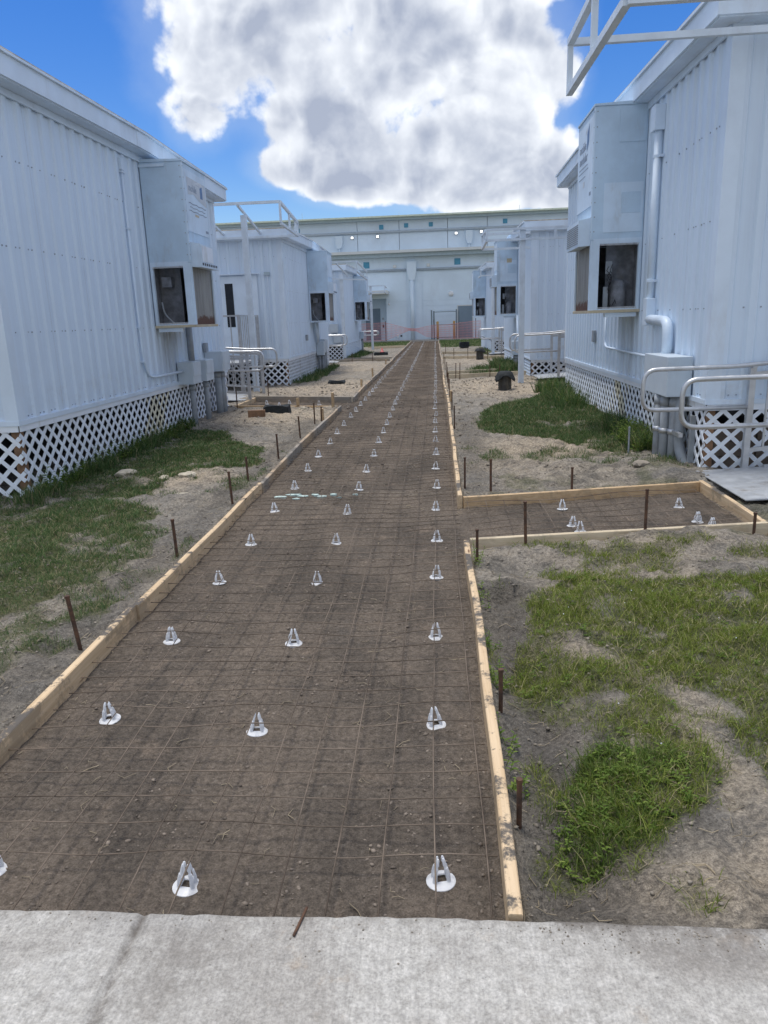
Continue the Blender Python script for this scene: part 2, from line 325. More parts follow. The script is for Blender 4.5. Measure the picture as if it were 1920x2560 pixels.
M['grass_mid'] = leaf_mat('tall_grass_blades', [(0.055, 0.100, 0.018), (0.095, 0.155, 0.028), (0.165, 0.215, 0.050), (0.38, 0.34, 0.19)])
M['weed'] = leaf_mat('weed_leaves', [(0.075, 0.135, 0.018), (0.125, 0.20, 0.032), (0.25, 0.31, 0.065)])
M['fabric'] = plain('filter_fabric', (0.016, 0.020, 0.022), 0.85, var=0.4, scale=9, bumps=0.4)
M['black_pipe'] = plain('black_pipe', (0.05, 0.048, 0.043), 0.6, var=0.4, scale=9, grime=(0.24, 0.195, 0.14), gs=6, ga=0.8)
M['stucco'] = plain('stucco', (0.70, 0.82, 0.93), 0.8, var=0.05, scale=0.6, grime=(0.56, 0.64, 0.72), gs=0.5, ga=0.5)
M['stucco_band'] = plain('stucco_band', (0.66, 0.69, 0.69), 0.7, var=0.05, scale=0.5)
M['roof_edge'] = plain('roof_edge', (0.66, 0.73, 0.60), 0.6, var=0.1)
M['eave'] = plain('eave_grey', (0.40, 0.50, 0.56), 0.6, var=0.06)
M['gutter'] = plain('gutter_grey', (0.42, 0.49, 0.56), 0.5, var=0.06)
M['blue_tile'] = plain('blue_tile', (0.07, 0.31, 0.48), 0.35, var=0.12, scale=3)
M['door_grey'] = plain('door_grey', (0.20, 0.27, 0.34), 0.45, var=0.07, scale=1.5)
M['gate'] = plain('gate_grey', (0.20, 0.25, 0.29), 0.5, metal=0.3, var=0.08)
M['yellow'] = plain('bollard_yellow', (0.60, 0.36, 0.12), 0.5, var=0.1)
M['orange'] = plain('orange_net', (0.80, 0.32, 0.30), 0.6, var=0.12)
M['red'] = plain('red_plastic', (0.50, 0.10, 0.10), 0.5)
M['globe'] = plain('globe_glass', (0.78, 0.80, 0.82), 0.25, var=0.02)
M['block'] = plain('pier_block', (0.25, 0.20, 0.16), 0.9, var=0.25, scale=5, bumps=0.3)
M['brown_post'] = plain('brown_post', (0.20, 0.115, 0.065), 0.8, var=0.3, scale=9)
M['teal_chip'] = plain('painted_chip', (0.48, 0.60, 0.57), 0.8, var=0.25, scale=30)
M['ink_blue'] = plain('decal_blue', (0.10, 0.19, 0.36), 0.5)
M['ink_grey'] = plain('decal_grey', (0.27, 0.33, 0.42), 0.6)
M['paper'] = plain('decal_plate', (0.56, 0.60, 0.64), 0.5, var=0.06)
M['label_tan'] = plain('label_tan', (0.55, 0.47, 0.33), 0.6)
mm, T_, b_ = pbsdf('lit_lamp'); b_.inputs['Emission Color'].default_value = (1, 0.98, 0.94, 1); b_.inputs['Emission Strength'].default_value = 1.3; M['lamp'] = mm

# ---------------------------------------------------------------- mesh helpers
ZERO = Vector((0, 0, 0))
class MB:
    def __init__(s): s.v = []; s.f = []; s.at = {}
    def add(s, vs, fs):
        o = len(s.v); s.v += [tuple(q) for q in vs]; s.f += [tuple(i+o for i in q) for q in fs]; return s
    def box(s, x0, x1, y0, y1, z0, z1):
        x0, x1 = min(x0, x1), max(x0, x1); y0, y1 = min(y0, y1), max(y0, y1); z0, z1 = min(z0, z1), max(z0, z1)
        return s.add([(x0,y0,z0),(x1,y0,z0),(x1,y1,z0),(x0,y1,z0),(x0,y0,z1),(x1,y0,z1),(x1,y1,z1),(x0,y1,z1)],
                     [(0,3,2,1),(4,5,6,7),(0,1,5,4),(1,2,6,5),(2,3,7,6),(3,0,4,7)])
    def bar(s, a, b, w, h, up=(0,0,1), roll=0.0):
        a, b = Vector(a), Vector(b); d = (b-a).normalized(); u = Vector(up)
        if abs(d.dot(u)) > 0.95: u = Vector((0,1,0))
        r = d.cross(u).normalized(); u = r.cross(d).normalized()
        vs = [p + r*sx*w/2 + u*sz*h/2 for p in (a, b) for sx, sz in ((-1,-1),(1,-1),(1,1),(-1,1))]
        return s.add(vs, [(0,1,2,3),(7,6,5,4),(0,4,5,1),(1,5,6,2),(2,6,7,3),(3,7,4,0)])
    def tube(s, path, r, n=8, caps=True):
        P = [Vector(p) for p in path]; m = len(P); o = len(s.v); prev = None
        for i, p in enumerate(P):
            d = (P[min(i+1, m-1)] - P[max(i-1, 0)]).normalized()
            if prev is None:
                u = Vector((0,0,1)) if abs(d.z) < 0.9 else Vector((0,1,0)); u = (u - d*u.dot(d)).normalized()
            else: u = (prev - d*prev.dot(d)).normalized()
            prev = u; w = d.cross(u); rr = r[i] if isinstance(r, (list, tuple)) else r
            for k in range(n):
                a = 2*math.pi*k/n; s.v.append(tuple(p + (u*math.cos(a) + w*math.sin(a))*rr))
        for i in range(m-1):
            for k in range(n):
                a, b2 = o+i*n+k, o+i*n+(k+1) % n; s.f.append((a, b2, b2+n, a+n))
        if caps: s.f.append(tuple(o+k for k in range(n))[::-1]); s.f.append(tuple(o+(m-1)*n+k for k in range(n)))
        return s
    def lathe(s, prof, c, n=20, close=False):
        o = len(s.v)
        for r, z in prof:
            for k in range(n):
                a = 2*math.pi*k/n; s.v.append((c[0]+r*math.cos(a), c[1]+r*math.sin(a), c[2]+z))
        for i in range(len(prof)-1):
            for k in range(n):
                a, b2 = o+i*n+k, o+i*n+(k+1) % n; s.f.append((a, b2, b2+n, a+n))
        if close: s.f.append(tuple(o+k for k in range(n))[::-1]); s.f.append(tuple(o+(len(prof)-1)*n+k for k in range(n)))
        return s
    def prism(s, pts, ext):
        n = len(pts); e = Vector(ext); v = [Vector(p) for p in pts]
        return s.add(v + [p+e for p in v], [tuple(range(n))[::-1], tuple(range(n, 2*n))] + [(i, (i+1) % n, (i+1) % n+n, i+n) for i in range(n)])
    def build(s, name, mat, parent=None, org=None, bevel=0.0, smooth=False, fixn=True):
        org = Vector(org) if org is not None else (parent_org(parent) if parent else ZERO)
        me = bpy.data.meshes.new(name); me.from_pydata([tuple(Vector(v)-org) for v in s.v], [], s.f)
        if fixn or bevel:
            bm = bmesh.new(); bm.from_mesh(me)
            bmesh.ops.recalc_face_normals(bm, faces=bm.faces)
            if bevel: bmesh.ops.bevel(bm, geom=[e for e in bm.edges if len(e.link_faces) == 2 and e.calc_face_angle(0) > 0.6], offset=bevel, segments=2, profile=0.6, affect='EDGES', clamp_overlap=True)
            bm.to_mesh(me); bm.free()
        for k, a in s.at.items():
            at = me.attributes.new(k, 'FLOAT', 'POINT'); at.data.foreach_set('value', np.array(a, dtype=np.float32))
        if smooth: me.shade_smooth() if hasattr(me, 'shade_smooth') else [setattr(p, 'use_smooth', True) for p in me.polygons]
        me.materials.append(M[mat] if isinstance(mat, str) else mat)
        o = bpy.data.objects.new(name, me); COL.objects.link(o)
        if parent: o.parent = parent
        else: o.location = org
        return o
def parent_org(o):
    v = Vector(o.location)
    while o.parent: o = o.parent; v += Vector(o.location)
    return v
def tag(o, label=None, cat=None, group=None, kind=None):
    if label: o['label'] = label
    if cat: o['category'] = cat
    if group: o['group'] = group
    if kind: o['kind'] = kind
    return o
def thing(name, label, cat, loc, group=None):
    o = bpy.data.objects.new(name, None); COL.objects.link(o); o.location = loc; o.empty_display_size = 0.1
    return tag(o, label, cat, group)
def copy_tree(o, parent=None):
    c = o.copy(); COL.objects.link(c)
    if parent: c.parent = parent
    for ch in list(o.children): copy_tree(ch, c)
    return c
def arc(c, a0, a1, r, u, v, n=6):
    c, u, v = Vector(c), Vector(u), Vector(v)
    return [c + u*r*math.cos(a0+(a1-a0)*i/n) + v*r*math.sin(a0+(a1-a0)*i/n) for i in range(n+1)]
def rounded(path, r, n=5):
    """polyline with its corners rounded"""
    P = [Vector(p) for p in path]; out = [P[0]]
    for i in range(1, len(P)-1):
        a, b, c = P[i-1], P[i], P[i+1]
        t = min(r, (a-b).length*0.49, (c-b).length*0.49); p0 = b+(a-b).normalized()*t; p1 = b+(c-b).normalized()*t
        for k in range(n+1):
            q = k/n; out.append(p0*(1-q)**2 + b*2*q*(1-q) + p1*q*q)
    out.append(P[-1]); return out
def ordinal(n):
    w = ['first','second','third','fourth','fifth','sixth','seventh','eighth','ninth','tenth','eleventh','twelfth']
    if n <= 12: return w[n-1]
    suf = 'th' if 10 <= n % 100 <= 20 else {1:'st',2:'nd',3:'rd'}.get(n % 10, 'th')
    return f'{n}{suf}'

# ---------------------------------------------------------------- terrain
def vn(x, y, f, seed):
    x = np.asarray(x, float)*f; y = np.asarray(y, float)*f
    xi, yi = np.floor(x).astype(np.int64), np.floor(y).astype(np.int64); xf, yf = x-xi, y-yi
    def h(a, b):
        n = (a*374761393 + b*668265263 + seed*974634777) & 0xFFFFFFFF
        n = ((n ^ (n >> 13))*1274126177) & 0xFFFFFFFF
        return ((n ^ (n >> 16)) & 0xFFFF)/65535.0
    u, v = xf*xf*(3-2*xf), yf*yf*(3-2*yf)
    return (h(xi,yi)*(1-u)+h(xi+1,yi)*u)*(1-v) + (h(xi,yi+1)*(1-u)+h(xi+1,yi+1)*u)*v
def gz(y):
    y = np.asarray(y, float)
    return np.where(y < 10, 0.0092*y, 0.092+0.028*(1-np.exp(-(np.maximum(y, 10)-10)/3.04)))
def sstep(x, a, b):
    t = np.clip((np.asarray(x, float)-a)/(b-a), 0, 1); return t*t*(3-2*t)
def seg_d(x, y, pts):
    d = np.full(np.shape(x), 1e9)
    for (ax, ay), (bx, by) in zip(pts[:-1], pts[1:]):
        t = np.clip(((x-ax)*(bx-ax)+(y-ay)*(by-ay))/((bx-ax)**2+(by-ay)**2), 0, 1)
        d = np.minimum(d, np.hypot(x-ax-t*(bx-ax), y-ay-t*(by-ay)))
    return d
def inpoly(x, y, poly):
    r = np.zeros(np.shape(x), bool); n = len(poly)
    for i in range(n):
        (x1, y1), (x2, y2) = poly[i], poly[(i+1) % n]
        c = ((y1 > y) != (y2 > y)) & (x < (x2-x1)*(y-y1)/(y2-y1+1e-12)+x1); r ^= c
    return r
PXL, PXR = -1.75, 0.18
BR = [(0.19,5.16),(2.40,5.44),(2.42,6.84),(0.19,6.38)]           # walk branch to the right
BL = [(-1.72,13.47),(-3.78,13.95),(-3.78,15.46),(-1.66,14.79)]   # walk branch to the left
def left_edge(y): return np.where(np.asarray(y, float) < 14.1, PXL, -1.65)
def path_mask(x, y):
    p = (x > left_edge(y)-0.02) & (x < PXR+0.02) & (y > 1.6) & (y < 53.2)
    return (p | inpoly(x, y, BR) | inpoly(x, y, BL)).astype(float)
G_R = [(0.30,3.3),(0.48,4.07),(1.15,4.92),(1.75,4.8),(2.4,4.9),(3.2,4.6),(3.4,2.6),(1.9,1.95),(1.12,2.2),(0.98,2.3),(0.72,2.08),(0.56,2.06),(0.38,2.19),(0.60,2.72),(0.45,3.06)]
G_RD = [(0.38,2.17),(0.48,2.45),(0.79,2.62),(1.03,2.47),(0.9,2.2),(0.55,2.02)]
G_RG = [(1.08,3.0),(1.22,2.45),(1.25,2.0),(3.0,2.1),(3.2,3.4),(1.5,3.6)]; G_RS = [(0.34,3.5),(0.5,4.0),(0.9,4.4),(1.2,3.9),(0.95,3.2),(0.9,2.6),(0.62,2.65),(0.42,2.9)]
TR1 = [(0.60,3.55),(0.80,3.33),(1.02,3.0),(1.10,2.85)]; TR2 = [(0.94,2.80),(1.03,2.52),(1.07,2.1)]
G_L = [(-4.4,5.5),(-4.3,10.3),(-3.75,11.0),(-3.3,10.6),(-2.34,9.5),(-2.05,8.3),(-2.8,7.6),(-2.9,6.5),(-2.48,6.07),(-2.31,5.3),(-2.35,4.5),(-2.45,3.7),(-3.6,3.0),(-6,3.0),(-6,5.5)]
G_L2 = [(-2.9,2.9),(-2.2,3.3),(-1.98,3.6),(-1.92,4.5),(-2.07,5.4),(-2.5,5.0),(-3.2,3.4)]
G_RM = [(0.62,11.3),(0.92,12.9),(2.0,14.6),(2.6,15.9),(2.75,13.0),(2.6,8.7),(1.9,8.75),(1.46,9.5),(0.68,10.2)]
G_FAR = [[(-12,44.3),(-1.75,44.3),(-1.75,53.0),(-12,53.0)],[(0.3,40.5),(12,40.0),(12,53.0),(0.3,53.0)]]
G_B = [[(-3.75,18.6),(-3.3,19.5),(-3.2,22.5),(-3.4,26),(-3.75,26.3)],[(2.45,20.4),(1.7,21.4),(1.9,23.8),(2.45,25.5)],[(-3.75,30.5),(-3.2,31.5),(-3.0,36),(-3.75,38)],[(2.45,31.2),(1.9,32),(1.9,36),(2.5,38)],[(0.8,20.9),(1.7,20.9),(2.3,23.5),(1.2,23.5)]]
def grass_mask(x, y):
    x = np.asarray(x, float); y = np.asarray(y, float)
    wx = x + 0.22*(vn(x, y, 2.3, 3)-0.5) + 0.10*(vn(x, y, 7, 5)-0.5); wy = y + 0.35*(vn(x, y, 2.0, 4)-0.5)
    g = np.zeros(x.shape)
    n = vn(x, y, 3.0, 21)*0.6 + vn(x, y, 8.0, 22)*0.4
    g = np.maximum(g, inpoly(wx, wy, G_R)*sstep(n+0.25*(vn(x, y, 1.1, 24)-0.5), 0.29, 0.54)*0.95)
    g = np.maximum(g, inpoly(wx, wy, G_RG)*sstep(n, 0.14, 0.42)); g = np.maximum(g, inpoly(wx, wy, G_RS)*sstep(n, 0.24, 0.50)*0.8)
    g = np.maximum(g, inpoly(wx, wy, G_RD)*sstep(n, 0.2, 0.5))
    g *= 1-0.95*sstep(0.10-np.minimum(seg_d(wx, y, TR1), seg_d(wx, y, TR2)), 0, 0.05)
    g = np.maximum(g, inpoly(wx, wy, G_L)*sstep(n+0.35*(vn(x, y, 0.9, 25)-0.5), 0.14, 0.46))
    g = np.maximum(g, inpoly(wx, wy, G_L2)*sstep(n, 0.40, 0.60)*0.8)
    g = np.maximum(g, inpoly(wx, wy, G_RM)*sstep(n, 0.12, 0.4))
    for q in G_FAR: g = np.maximum(g, inpoly(wx, wy, q)*1.0)
    for q in G_B: g = np.maximum(g, inpoly(wx, wy, q)*sstep(n, 0.2, 0.5))
    tuft = sstep(vn(x, y, 5.5, 31)*0.6+vn(x, y, 1.7, 32)*0.4, 0.60, 0.74)*0.55      # stray tufts near the forms
    near = (y < 9) & (np.abs(x+0.8) > 1.05) & (y > 1.75)
    g = np.maximum(g, tuft*near)
    # dry band beside the right form
    return g*(1-path_mask(x, y))
def height(x, y):
    x = np.asarray(x, float); y = np.asarray(y, float)
    pm = path_mask(x, y); base = gz(y)
    for q in (BR, BL):
        pm = np.maximum(pm, 1-sstep(seg_d(x, y, q+[q[0]]), 0.025, 0.085))
    pm = np.maximum(pm, (y > 1.6)*(y < 53.2)*(1-sstep(np.maximum(left_edge(y)-x, x-PXR), 0.022, 0.05)))
    n1, n2, n3, n4 = vn(x,y,1.3,1), vn(x,y,4.1,2), vn(x,y,11,3), vn(x,y,26,4); n5 = vn(x,y,44,14)
    rid = 1-np.abs(2*vn(x,y,6.5,8)-1)
    fade = 1/(1+np.maximum(y-12, 0)*0.06)
    side = base + 0.045 + ((n1-0.5)*0.07 + (n2-0.5)*0.045 + (rid-0.5)*0.035 + (n3-0.5)*0.032 + (n4-0.5)*0.024 + (n5-0.5)*0.012)*fade
    side += 0.02*(x < -1.7)                                                           # soil heaped level with the left form
    dr = x-0.22
    side -= 0.085*np.exp(-((dr-0.16)/0.16)**2)*(y < 4.3)*sstep(y, 1.6, 1.9)          # trench along the right form
    side += 0.05*np.exp(-((x-0.8)/0.55)**2-((y-5.0)/0.30)**2)                         # spoil heaped on the branch form
    side += 0.05*np.exp(-((x-1.9)/0.6)**2-((y-5.15)/0.25)**2)
    side += 0.10*np.exp(-((x-2.25)/0.5)**2-((y-7.6)/0.7)**2)
    side += 0.05*np.exp(-((x-1.2)/0.6)**2-((y-7.5)/0.5)**2)
    side += 0.04*np.exp(-((x+3.3)/0.5)**2-((y-12.6)/1.0)**2)
    side = np.where(y > 43, base+0.05, side)
    far = sstep(np.hypot(x, y-20), 60, 110); side = side*(1-far)+0.12*far
    path = base + (n2-0.5)*0.012 + (n3-0.5)*0.011 + (n4-0.5)*0.010 + (n5-0.5)*0.005 + (n1-0.5)*0.012
    # marks pressed by the mesh
    path = path - 0.006*(np.exp(-(((x-0.055) % 0.152-0.076)/0.010)**2) + np.exp(-(((y+0.05) % 0.152-0.076)/0.010)**2))*sstep(vn(x,y,3.3,77), 0.42, 0.62)*(y < 9)
    z = side*(1-pm) + path*pm
    z = np.where(y < 1.66, -0.05, z)
    return z
def H1(x, y): return float(height(np.array([x]), np.array([y]))[0])
def gaxis():
    xs = list(np.arange(-4.4, 3.41, 0.024)); s = 0.03; x = xs[-1]
    while x < 420: s *= 1.09; x += s; xs.append(x)
    s = 0.03; x = xs[0]; L = []
    while x > -420: s *= 1.09; x -= s; L.append(x)
    ys = []; y = 1.30
    while y < 58: ys.append(y); y += max(0.020, 0.0058*y)
    s = 0.4
    while y < 460: ys.append(y); s *= 1.12; y += s
    lo = []; y = 1.2; s = 0.1
    while y > -300: lo.append(y); s *= 1.3; y -= s
    return np.array(L[::-1]+xs), np.array(lo[::-1]+ys)
def np_mesh(name, verts, faces_flat, loop_tot, mat, attrs=None, smooth=False, org=(0,0,0)):
    me = bpy.data.meshes.new(name); me.vertices.add(len(verts)); me.vertices.foreach_set('co', (verts-np.array(org)).astype(np.float32).ravel())
    nf = len(loop_tot); me.loops.add(len(faces_flat)); me.loops.foreach_set('vertex_index', faces_flat.astype(np.int32))
    me.polygons.add(nf); st = np.concatenate(([0], np.cumsum(loop_tot)[:-1]))
    me.polygons.foreach_set('loop_start', st.astype(np.int32)); me.polygons.foreach_set('loop_total', loop_tot.astype(np.int32))
    if smooth: me.polygons.foreach_set('use_smooth', np.ones(nf, bool))
    me.update(calc_edges=True); me.validate()
    for k, a in (attrs or {}).items():
        at = me.attributes.new(k, 'FLOAT', 'POINT'); at.data.foreach_set('value', a.astype(np.float32))
    me.materials.append(M[mat]); o = bpy.data.objects.new(name, me); COL.objects.link(o); o.location = org
    return o
def build_ground():
    xs, ys = gaxis(); X, Y = np.meshgrid(xs, ys); x, y = X.ravel(), Y.ravel()
    z = height(x, y); nx, ny = len(xs), len(ys)
    i = np.arange(ny-1)[:, None]*nx + np.arange(nx-1)[None, :]; i = i.ravel()
    f = np.stack([i, i+1, i+nx+1, i+nx], 1).ravel()
    gm = grass_mask(x, y); pm = path_mask(x, y)
    sand = np.zeros(x.shape)
    for (cx, cy, rx, ry, a) in [(-2.7,12.4,1.2,1.2,.9),(-2.6,17.5,1.4,2.4,1),(1.6,17.2,1.6,2.4,1),(-2.6,25,1.2,4,.6),(1.2,27,1.3,3,.6),(-2.7,7.5,.55,.5,.9),(1.3,9.0,.9,.7,.85),(0.9,8.2,.6,1,.5),(1.6,5.0,1.2,.25,.5),(1.3,4.5,.5,.4,.4),(-0.5,7.0,1.0,.09,.8),(0.0,11.2,.4,.15,.6),(0.9,1.85,.5,.16,.7),(1.05,2.0,.25,.15,.7),(2.0,16,1.2,1.4,.9)]:
        sand = np.maximum(sand, a*np.exp(-(((x-cx)/rx)**2+((y-cy)/ry)**2)**1.5))
    for tr in (TR1, TR2): sand = np.maximum(sand, 0.55*sstep(0.12-seg_d(x, y, tr), 0, 0.06))
    dark = np.exp(-((x-0.40)/0.20)**2)*(y < 4.4)*0.9 + np.exp(-((x+1.98)/0.14)**2)*(y < 12)*0.6 + np.exp(-((x-0.4)/0.2)**2)*(y > 6.6)*(y < 12)*0.6
    dark += 0.5*inpoly(x, y, G_RD)
    o = np_mesh('ground', np.stack([x, y, z], 1), f, np.full(len(i), 4), 'soil', {'path': pm, 'grass': gm, 'sand': sand, 'dark': np.clip(dark, 0, 1)}, smooth=True)
    return tag(o, kind='structure')
build_ground()

def build_slab():
    xs = np.concatenate([np.linspace(-5, -1.9, 12), np.arange(-1.88, 1.5, 0.02), np.linspace(1.55, 6, 14)]); ys = np.concatenate([np.linspace(-6, 0.9, 12), np.arange(0.95, 1.70, 0.02)])
    edge = 1.675 + (vn(xs, xs*0, 5, 5)-0.5)*0.010 + (vn(xs, xs*0, 24, 6)-0.5)*0.007*(vn(xs, xs*0, 3, 9) > 0.5)
    V = []; D = []
    for j, y in enumerate(ys):
        for k, x in enumerate(xs):
            yy = y if j < len(ys)-1 else edge[k]
            if j >= len(ys)-3: yy = min(yy, edge[k]-0.006*(len(ys)-1-j))
            jx = -0.83-0.03*(yy-1.3); g = abs(x-jx)
            z = 0.117 - 0.010*(g < 0.009) - (0.004 if j == len(ys)-1 else 0)
            V.append((x, yy, z)); d = math.exp(-(g/0.018)**2)*0.85
            d = max(d, 0.85*math.exp(-((edge[k]-yy)/0.035)**2)*(0.35 + 0.65*(x > 0.3)))
            d = max(d, 0.55*math.exp(-((x-0.75)/0.35)**2-((yy-1.62)/0.10)**2), 0.5*math.exp(-((x+0.70)/0.16)**2-((yy-1.50)/0.16)**2))
            D.append(d)
    nx, ny = len(xs), len(ys); F = [(j*nx+k, j*nx+k+1, (j+1)*nx+k+1, (j+1)*nx+k) for j in range(ny-1) for k in range(nx-1)]
    n0 = len(V)
    for k in range(nx): V.append((V[(ny-1)*nx+k][0], edge[k]+0.004, -0.08)); D.append(0.6)
    F += [((ny-1)*nx+k, (ny-1)*nx+k+1, n0+k+1, n0+k) for k in range(nx-1)]
    mb = MB(); mb.v = V; mb.f = F; mb.at = {'dirt': D}
    tag(mb.build('concrete_walk', 'concrete', fixn=False), kind='structure')
    mb = MB(); mb.box(-30, 30, 53.25, 54.4, -0.1, 0.245); tag(mb.build('far_walk', 'concrete'), kind='structure')
build_slab()

# ---------------------------------------------------------------- portable classroom modules
RIB = 0.2286
def rib_profile(L):
    """(distance, out) pairs of ribbed sheet of length L"""
    P = [(0.0, 0.0)]; k = RIB*0.5
    while k + 0.05 < L:
        P += [(k-0.056, 0.0), (k-0.034, 0.024), (k+0.034, 0.024), (k+0.056, 0.0)]; k += RIB
    P.append((L, 0.0)); return P
def siding_wall(root, a, b, outw, z0, z1, stain=None, base_off=0.0):
    """ribbed sheets from a to b (2D points), outw = outward 2D unit; one panel per sheet"""
    a, b, ow = Vector(a), Vector(b), Vector(outw); L = (b-a).length; t = (b-a)/L
    per = RIB*4; n = max(1, round(L/per)); w = L/n
    zs = [z0, z0+0.25, z0+0.5, z0+0.75, z0+1.0, z1]
    for i in range(n):
        o = a + t*(w*i); mb = MB(); pr = rib_profile(w); pr[0] = (0.0015, 0.0); pr[-1] = (w-0.0015, 0.0); st = []
        for z in zs:
            for (d, u) in pr:
                q = o + t*d + ow*(u + base_off); mb.v.append((q.x, q.y, z)); st.append(stain(q.x, q.y, z) if stain else 0.0)
        k = len(pr)
        for r in range(len(zs)-1):
            for c in range(k-1): mb.f.append((r*k+c, r*k+c+1, (r+1)*k+c+1, (r+1)*k+c))
        mb.at = {'stain': st}
        mb.build('siding_panel', 'siding', root, fixn=False)
def screws(root, a, b, outw, rows):
    a, b, ow = Vector(a), Vector(b), Vector(outw); L = (b-a).length; t = (b-a)/L; mb = MB()
    d = RIB*0.5
    while d < L:
        for z in rows:
            for dd in (-0.078, 0.078):
                if 0 < d+dd < L and random.random() < 0.7:
                    q = a+t*(d+dd)+ow*0.004; mb.box(q.x-0.006, q.x+0.006, q.y-0.006, q.y+0.006, z-0.006+random.uniform(-.004,.004), z+0.006)
        d += RIB
    o = mb.build('screws', 'screw', root, fixn=False); tag(o, kind='stuff')
def lattice(root, a, b, outw, z0f, z1, mat='vinyl', individual=True, pitch=0.18, w=0.040, stain_fn=None):
    """crossed slats between a and b, up to z1; bottom follows z0f(x,y)"""
    a, b, ow = Vector(a), Vector(b), Vector(outw); L = (b-a).length; t = (b-a)/L
    zb = min(z0f(*(a+t*(L*i/8))) for i in range(9)); Hh = z1 - zb
    fr = MB()
    p, q = a+ow*0.012, b+ow*0.012
    fr.bar((p.x, p.y, z1-0.03), (q.x, q.y, z1-0.03), 0.014, 0.06)
    cap = fr.build('lattice_panel', mat, root)
    joined = MB(); cnt = 0
    n = int((L+Hh)/pitch)+2
    for layer, sg in ((0, 1), (1, -1)):
        off = ow*(0.000 if layer == 0 else -0.009)
        for i in range(-1, n):
            s0 = i*pitch - Hh if sg > 0 else i*pitch
            # slat from (s0, zb) to (s0+sg*Hh, z1)
            e = [(s0, zb), (s0+sg*Hh, z1-0.045)]
            ss_ = sorted(e); (sa, za), (sb, zc) = ss_
            lo, hi = max(sa, 0.012), min(sb, L-0.012)
            if hi-lo < 0.03: continue
            za2 = za+(zc-za)*(lo-sa)/(sb-sa); zc2 = za+(zc-za)*(hi-sa)/(sb-sa)
            A, B = a+t*lo+off, a+t*hi+off
            m = MB() if individual else joined
            m.bar((A.x, A.y, za2), (B.x, B.y, zc2), 0.007, w, up=(0,0,1))
            if individual:
                mt = mat
                if stain_fn and stain_fn((A+B)/2): mt = 'vinyl_stained'
                m.build('slat', mt, cap, fixn=False); cnt += 1
    if not individual: tag(joined.build('slats', mat, cap, fixn=False), kind='stuff')
    return cap
def corrugated_skirt(root, a, b, outw, z0, z1):
    a, b, ow = Vector(a), Vector(b), Vector(outw); mb = MB(); pr = []; z = z0; k = 0
    while z < z1: pr.append((z, 0.014 if k % 2 else 0.0)); z += 0.038; k += 1
    for (z, u) in pr:
        for p in (a, b): q = p+ow*(u+0.004); mb.v.append((q.x, q.y, z))
    for i in range(len(pr)-1): mb.f.append((2*i, 2*i+1, 2*i+3, 2*i+2))
    mb.build('corrugated_skirt', 'siding', root, fixn=False)
